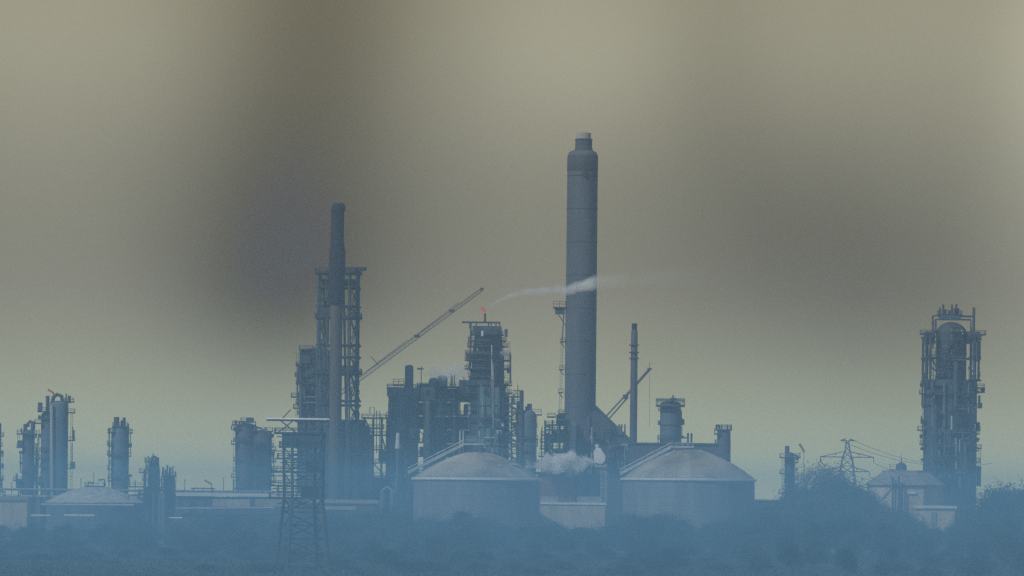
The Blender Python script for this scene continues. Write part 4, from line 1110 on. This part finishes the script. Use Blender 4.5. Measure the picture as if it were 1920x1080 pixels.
MARKS = [(22, 'the tan building'), (89, 'the twin columns'), (178, 'the low cone roofed tank'), (284, 'the spiky valve tower'), (345, 'the left end of the long shed'), (459, 'the violet column pair'), (568, 'the lattice mast'), (650, 'the furnace house'), (715, 'the pipe rack'),
         (754, 'the greenish tower'), (830, 'the left half of the left tank'), (894, 'the middle of the left tank'), (960, 'the right half of the left tank'), (1055, 'the rust purple shed'), (1130, 'the white hopper'), (1189, 'the slim stack'), (1257, 'the wide crowned column'),
         (1320, 'the middle of the right tank'), (1385, 'the right edge of the right tank'), (1440, 'the low dark roofed building'), (1480, 'the slim violet column'), (1585, 'the pylon'), (1640, 'the cupola building eave'), (1697, 'the cupola'), (1750, 'the white edged shed'), (1815, 'the right tower'), (1890, 'the right picture edge')]
used = set()
def belt_label(x, row):
    mx, nm = min(MARKS, key=lambda q: abs(q[0] - x))
    rel = 'straight below' if abs(x - mx) < 14 else ('below and left of' if x < mx else 'below and right of')
    for lab in (f'{row} tree {rel} {nm}', f'{row} bushy tree {rel} {nm}', f'{row} smaller tree {rel} {nm}'):
        if lab not in used: used.add(lab); return lab
    return lab
for x, y in SKY:
    xx = x + rnd.uniform(-6, 6)
    tree('tree', named.get(x) or belt_label(xx, 'rearmost skyline'), xx, y - 3 + rnd.uniform(-4, 4), 1375 + rnd.uniform(-15, 15), wide=rnd.uniform(.75, 1.15) if sky_y(x) < 945 else rnd.uniform(1.2, 1.7), group=G)
for Y_, drop, row, step in ((1335, 6, 'second row', 50), (1270, 20, 'third row', 56), (1190, 34, 'fourth row', 60), (1120, 48, 'fifth row', 64), (1050, 64, 'sixth row', 70), (980, 80, 'seventh row', 80), (925, 94, 'nearest row', 84)):
    x = -20 + (Y_ % 37)
    while x < 1950:
        xx = x + rnd.uniform(-16, 16); x += step
        if 515 < xx < 612 and Y_ < 925: continue
        tree('tree', belt_label(xx, row), xx, max(sky_y(xx), 938) + drop + rnd.uniform(-12, 12), Y_ + rnd.uniform(-25, 25), wide=rnd.uniform(.8, 1.2) if sky_y(xx) < 950 else rnd.uniform(1.3, 2.0), group=G, rs=Y_)
for k, xx in enumerate((35, 150, 315, 372, 470, 655, 742, 815, 915, 1012, 1120, 1175, 1262, 1345, 1425, 1625, 1662, 1905)):
    tree('bare_tree', belt_label(xx, 'thin bare twiggy'), xx, sky_y(xx) - rnd.uniform(6, 20), 1350 + rnd.uniform(-60, 20), wide=rnd.uniform(.6, 1.0), proto=BARE, group='bare trees of the belt')
tree('bare_tree', 'small bare tree with thin branches right of the low shed', 1845, 966, 1300, wide=1.2, proto=BARE)
tree('bare_tree', 'leafless sapling standing before the cupola building', 1709, 945, 1340, wide=.8, proto=BARE)
tree('bare_tree', 'bare wispy tree leaning left out of the pylon mound', 1530, 862, 1350, wide=1.1, proto=BARE)
tree('bare_tree', 'thin bare tree between the slim violet column and the pylon', 1512, 868, 1345, wide=.9, proto=BARE)
tree('bare_tree', 'bare twiggy tree top right in front of the pylon body', 1556, 866, 1340, wide=.9, proto=BARE)
tree('bare_tree', 'bare wispy tree close by the right tower foot', 1868, 905, 1360, wide=1.1, proto=BARE)

# undergrowth: nobody could count it
def scrub(name, label, y0, y1, n, hmax, seed, m='scrub'):
    r = np.random.default_rng(seed)
    Y_ = r.uniform(y0, y1, n); X = r.uniform(-1, 1, n) * (1010 * S * Y_)
    hh = hmax * (.35 + .65 * np.abs(np.sin(X * .11 + 3 * np.sin(Y_ * .03)) * np.cos(Y_ * .05 + X * .03)))
    Z = r.uniform(0, 1, n) * hh
    c = np.stack([X, Y_, Z], 1)
    a = r.normal(size=(n, 3)); a /= np.linalg.norm(a, axis=1)[:, None]
    q = np.cross(a, r.normal(size=(n, 3))); q /= np.linalg.norm(q, axis=1)[:, None]
    a *= r.uniform(.2, .5, (n, 1)); q *= r.uniform(.08, .25, (n, 1))
    v = np.concatenate([c - a, c + q, c + a, c - q], 1).reshape(-1, 3)
    v[:, 2] = np.maximum(v[:, 2], .01)
    me = bpy.data.meshes.new(name)
    me.vertices.add(4 * n); me.vertices.foreach_set('co', v.ravel())
    me.loops.add(4 * n); me.loops.foreach_set('vertex_index', np.arange(4 * n)); me.polygons.add(n)
    me.polygons.foreach_set('loop_start', np.arange(0, 4 * n, 4)); me.update(calc_edges=True); me.materials.append(MAT[m])
    o = bpy.data.objects.new(name, me); col.objects.link(o); tag(o, label, 'scrub', kind='stuff')
scrub('scrub', 'dark hazy scrub filling the bottom of the view', 800, 1120, 120000, 1.7, 3)
scrub('scrub', 'low brush under the tree belt', 1100, 1400, 60000, 3.0, 4)

# ================================================================== THE AIR
def air(name, label, colr, dens, c, d):
    m, n, l = node_mat(name)
    pv = n.new('ShaderNodeVolumePrincipled'); pv.inputs['Color'].default_value = (*colr, 1); pv.inputs['Density'].default_value = dens; pv.inputs['Anisotropy'].default_value = 0.0
    o_ = n.new('ShaderNodeOutputMaterial'); l.new(pv.outputs[0], o_.inputs['Volume'])
    b = MB(); b.box(c, d); tag(b.build(name, name), label, name.replace('ground_', ''), kind='stuff')
air('haze', 'pale blue haze filling the air', (0.54, 0.66, 0.76), 0.00018, (0, 885, 79.5), (1240, 1850, 161))
air('ground_veil', 'added bluish veil lying low over the scrub and trees', (0.27, 0.66, 1.0), 0.00080, (0, 690, 12.7), (1100, 1300, 26.6))  # volume added to stand for the blue lens veil, stronger lower down
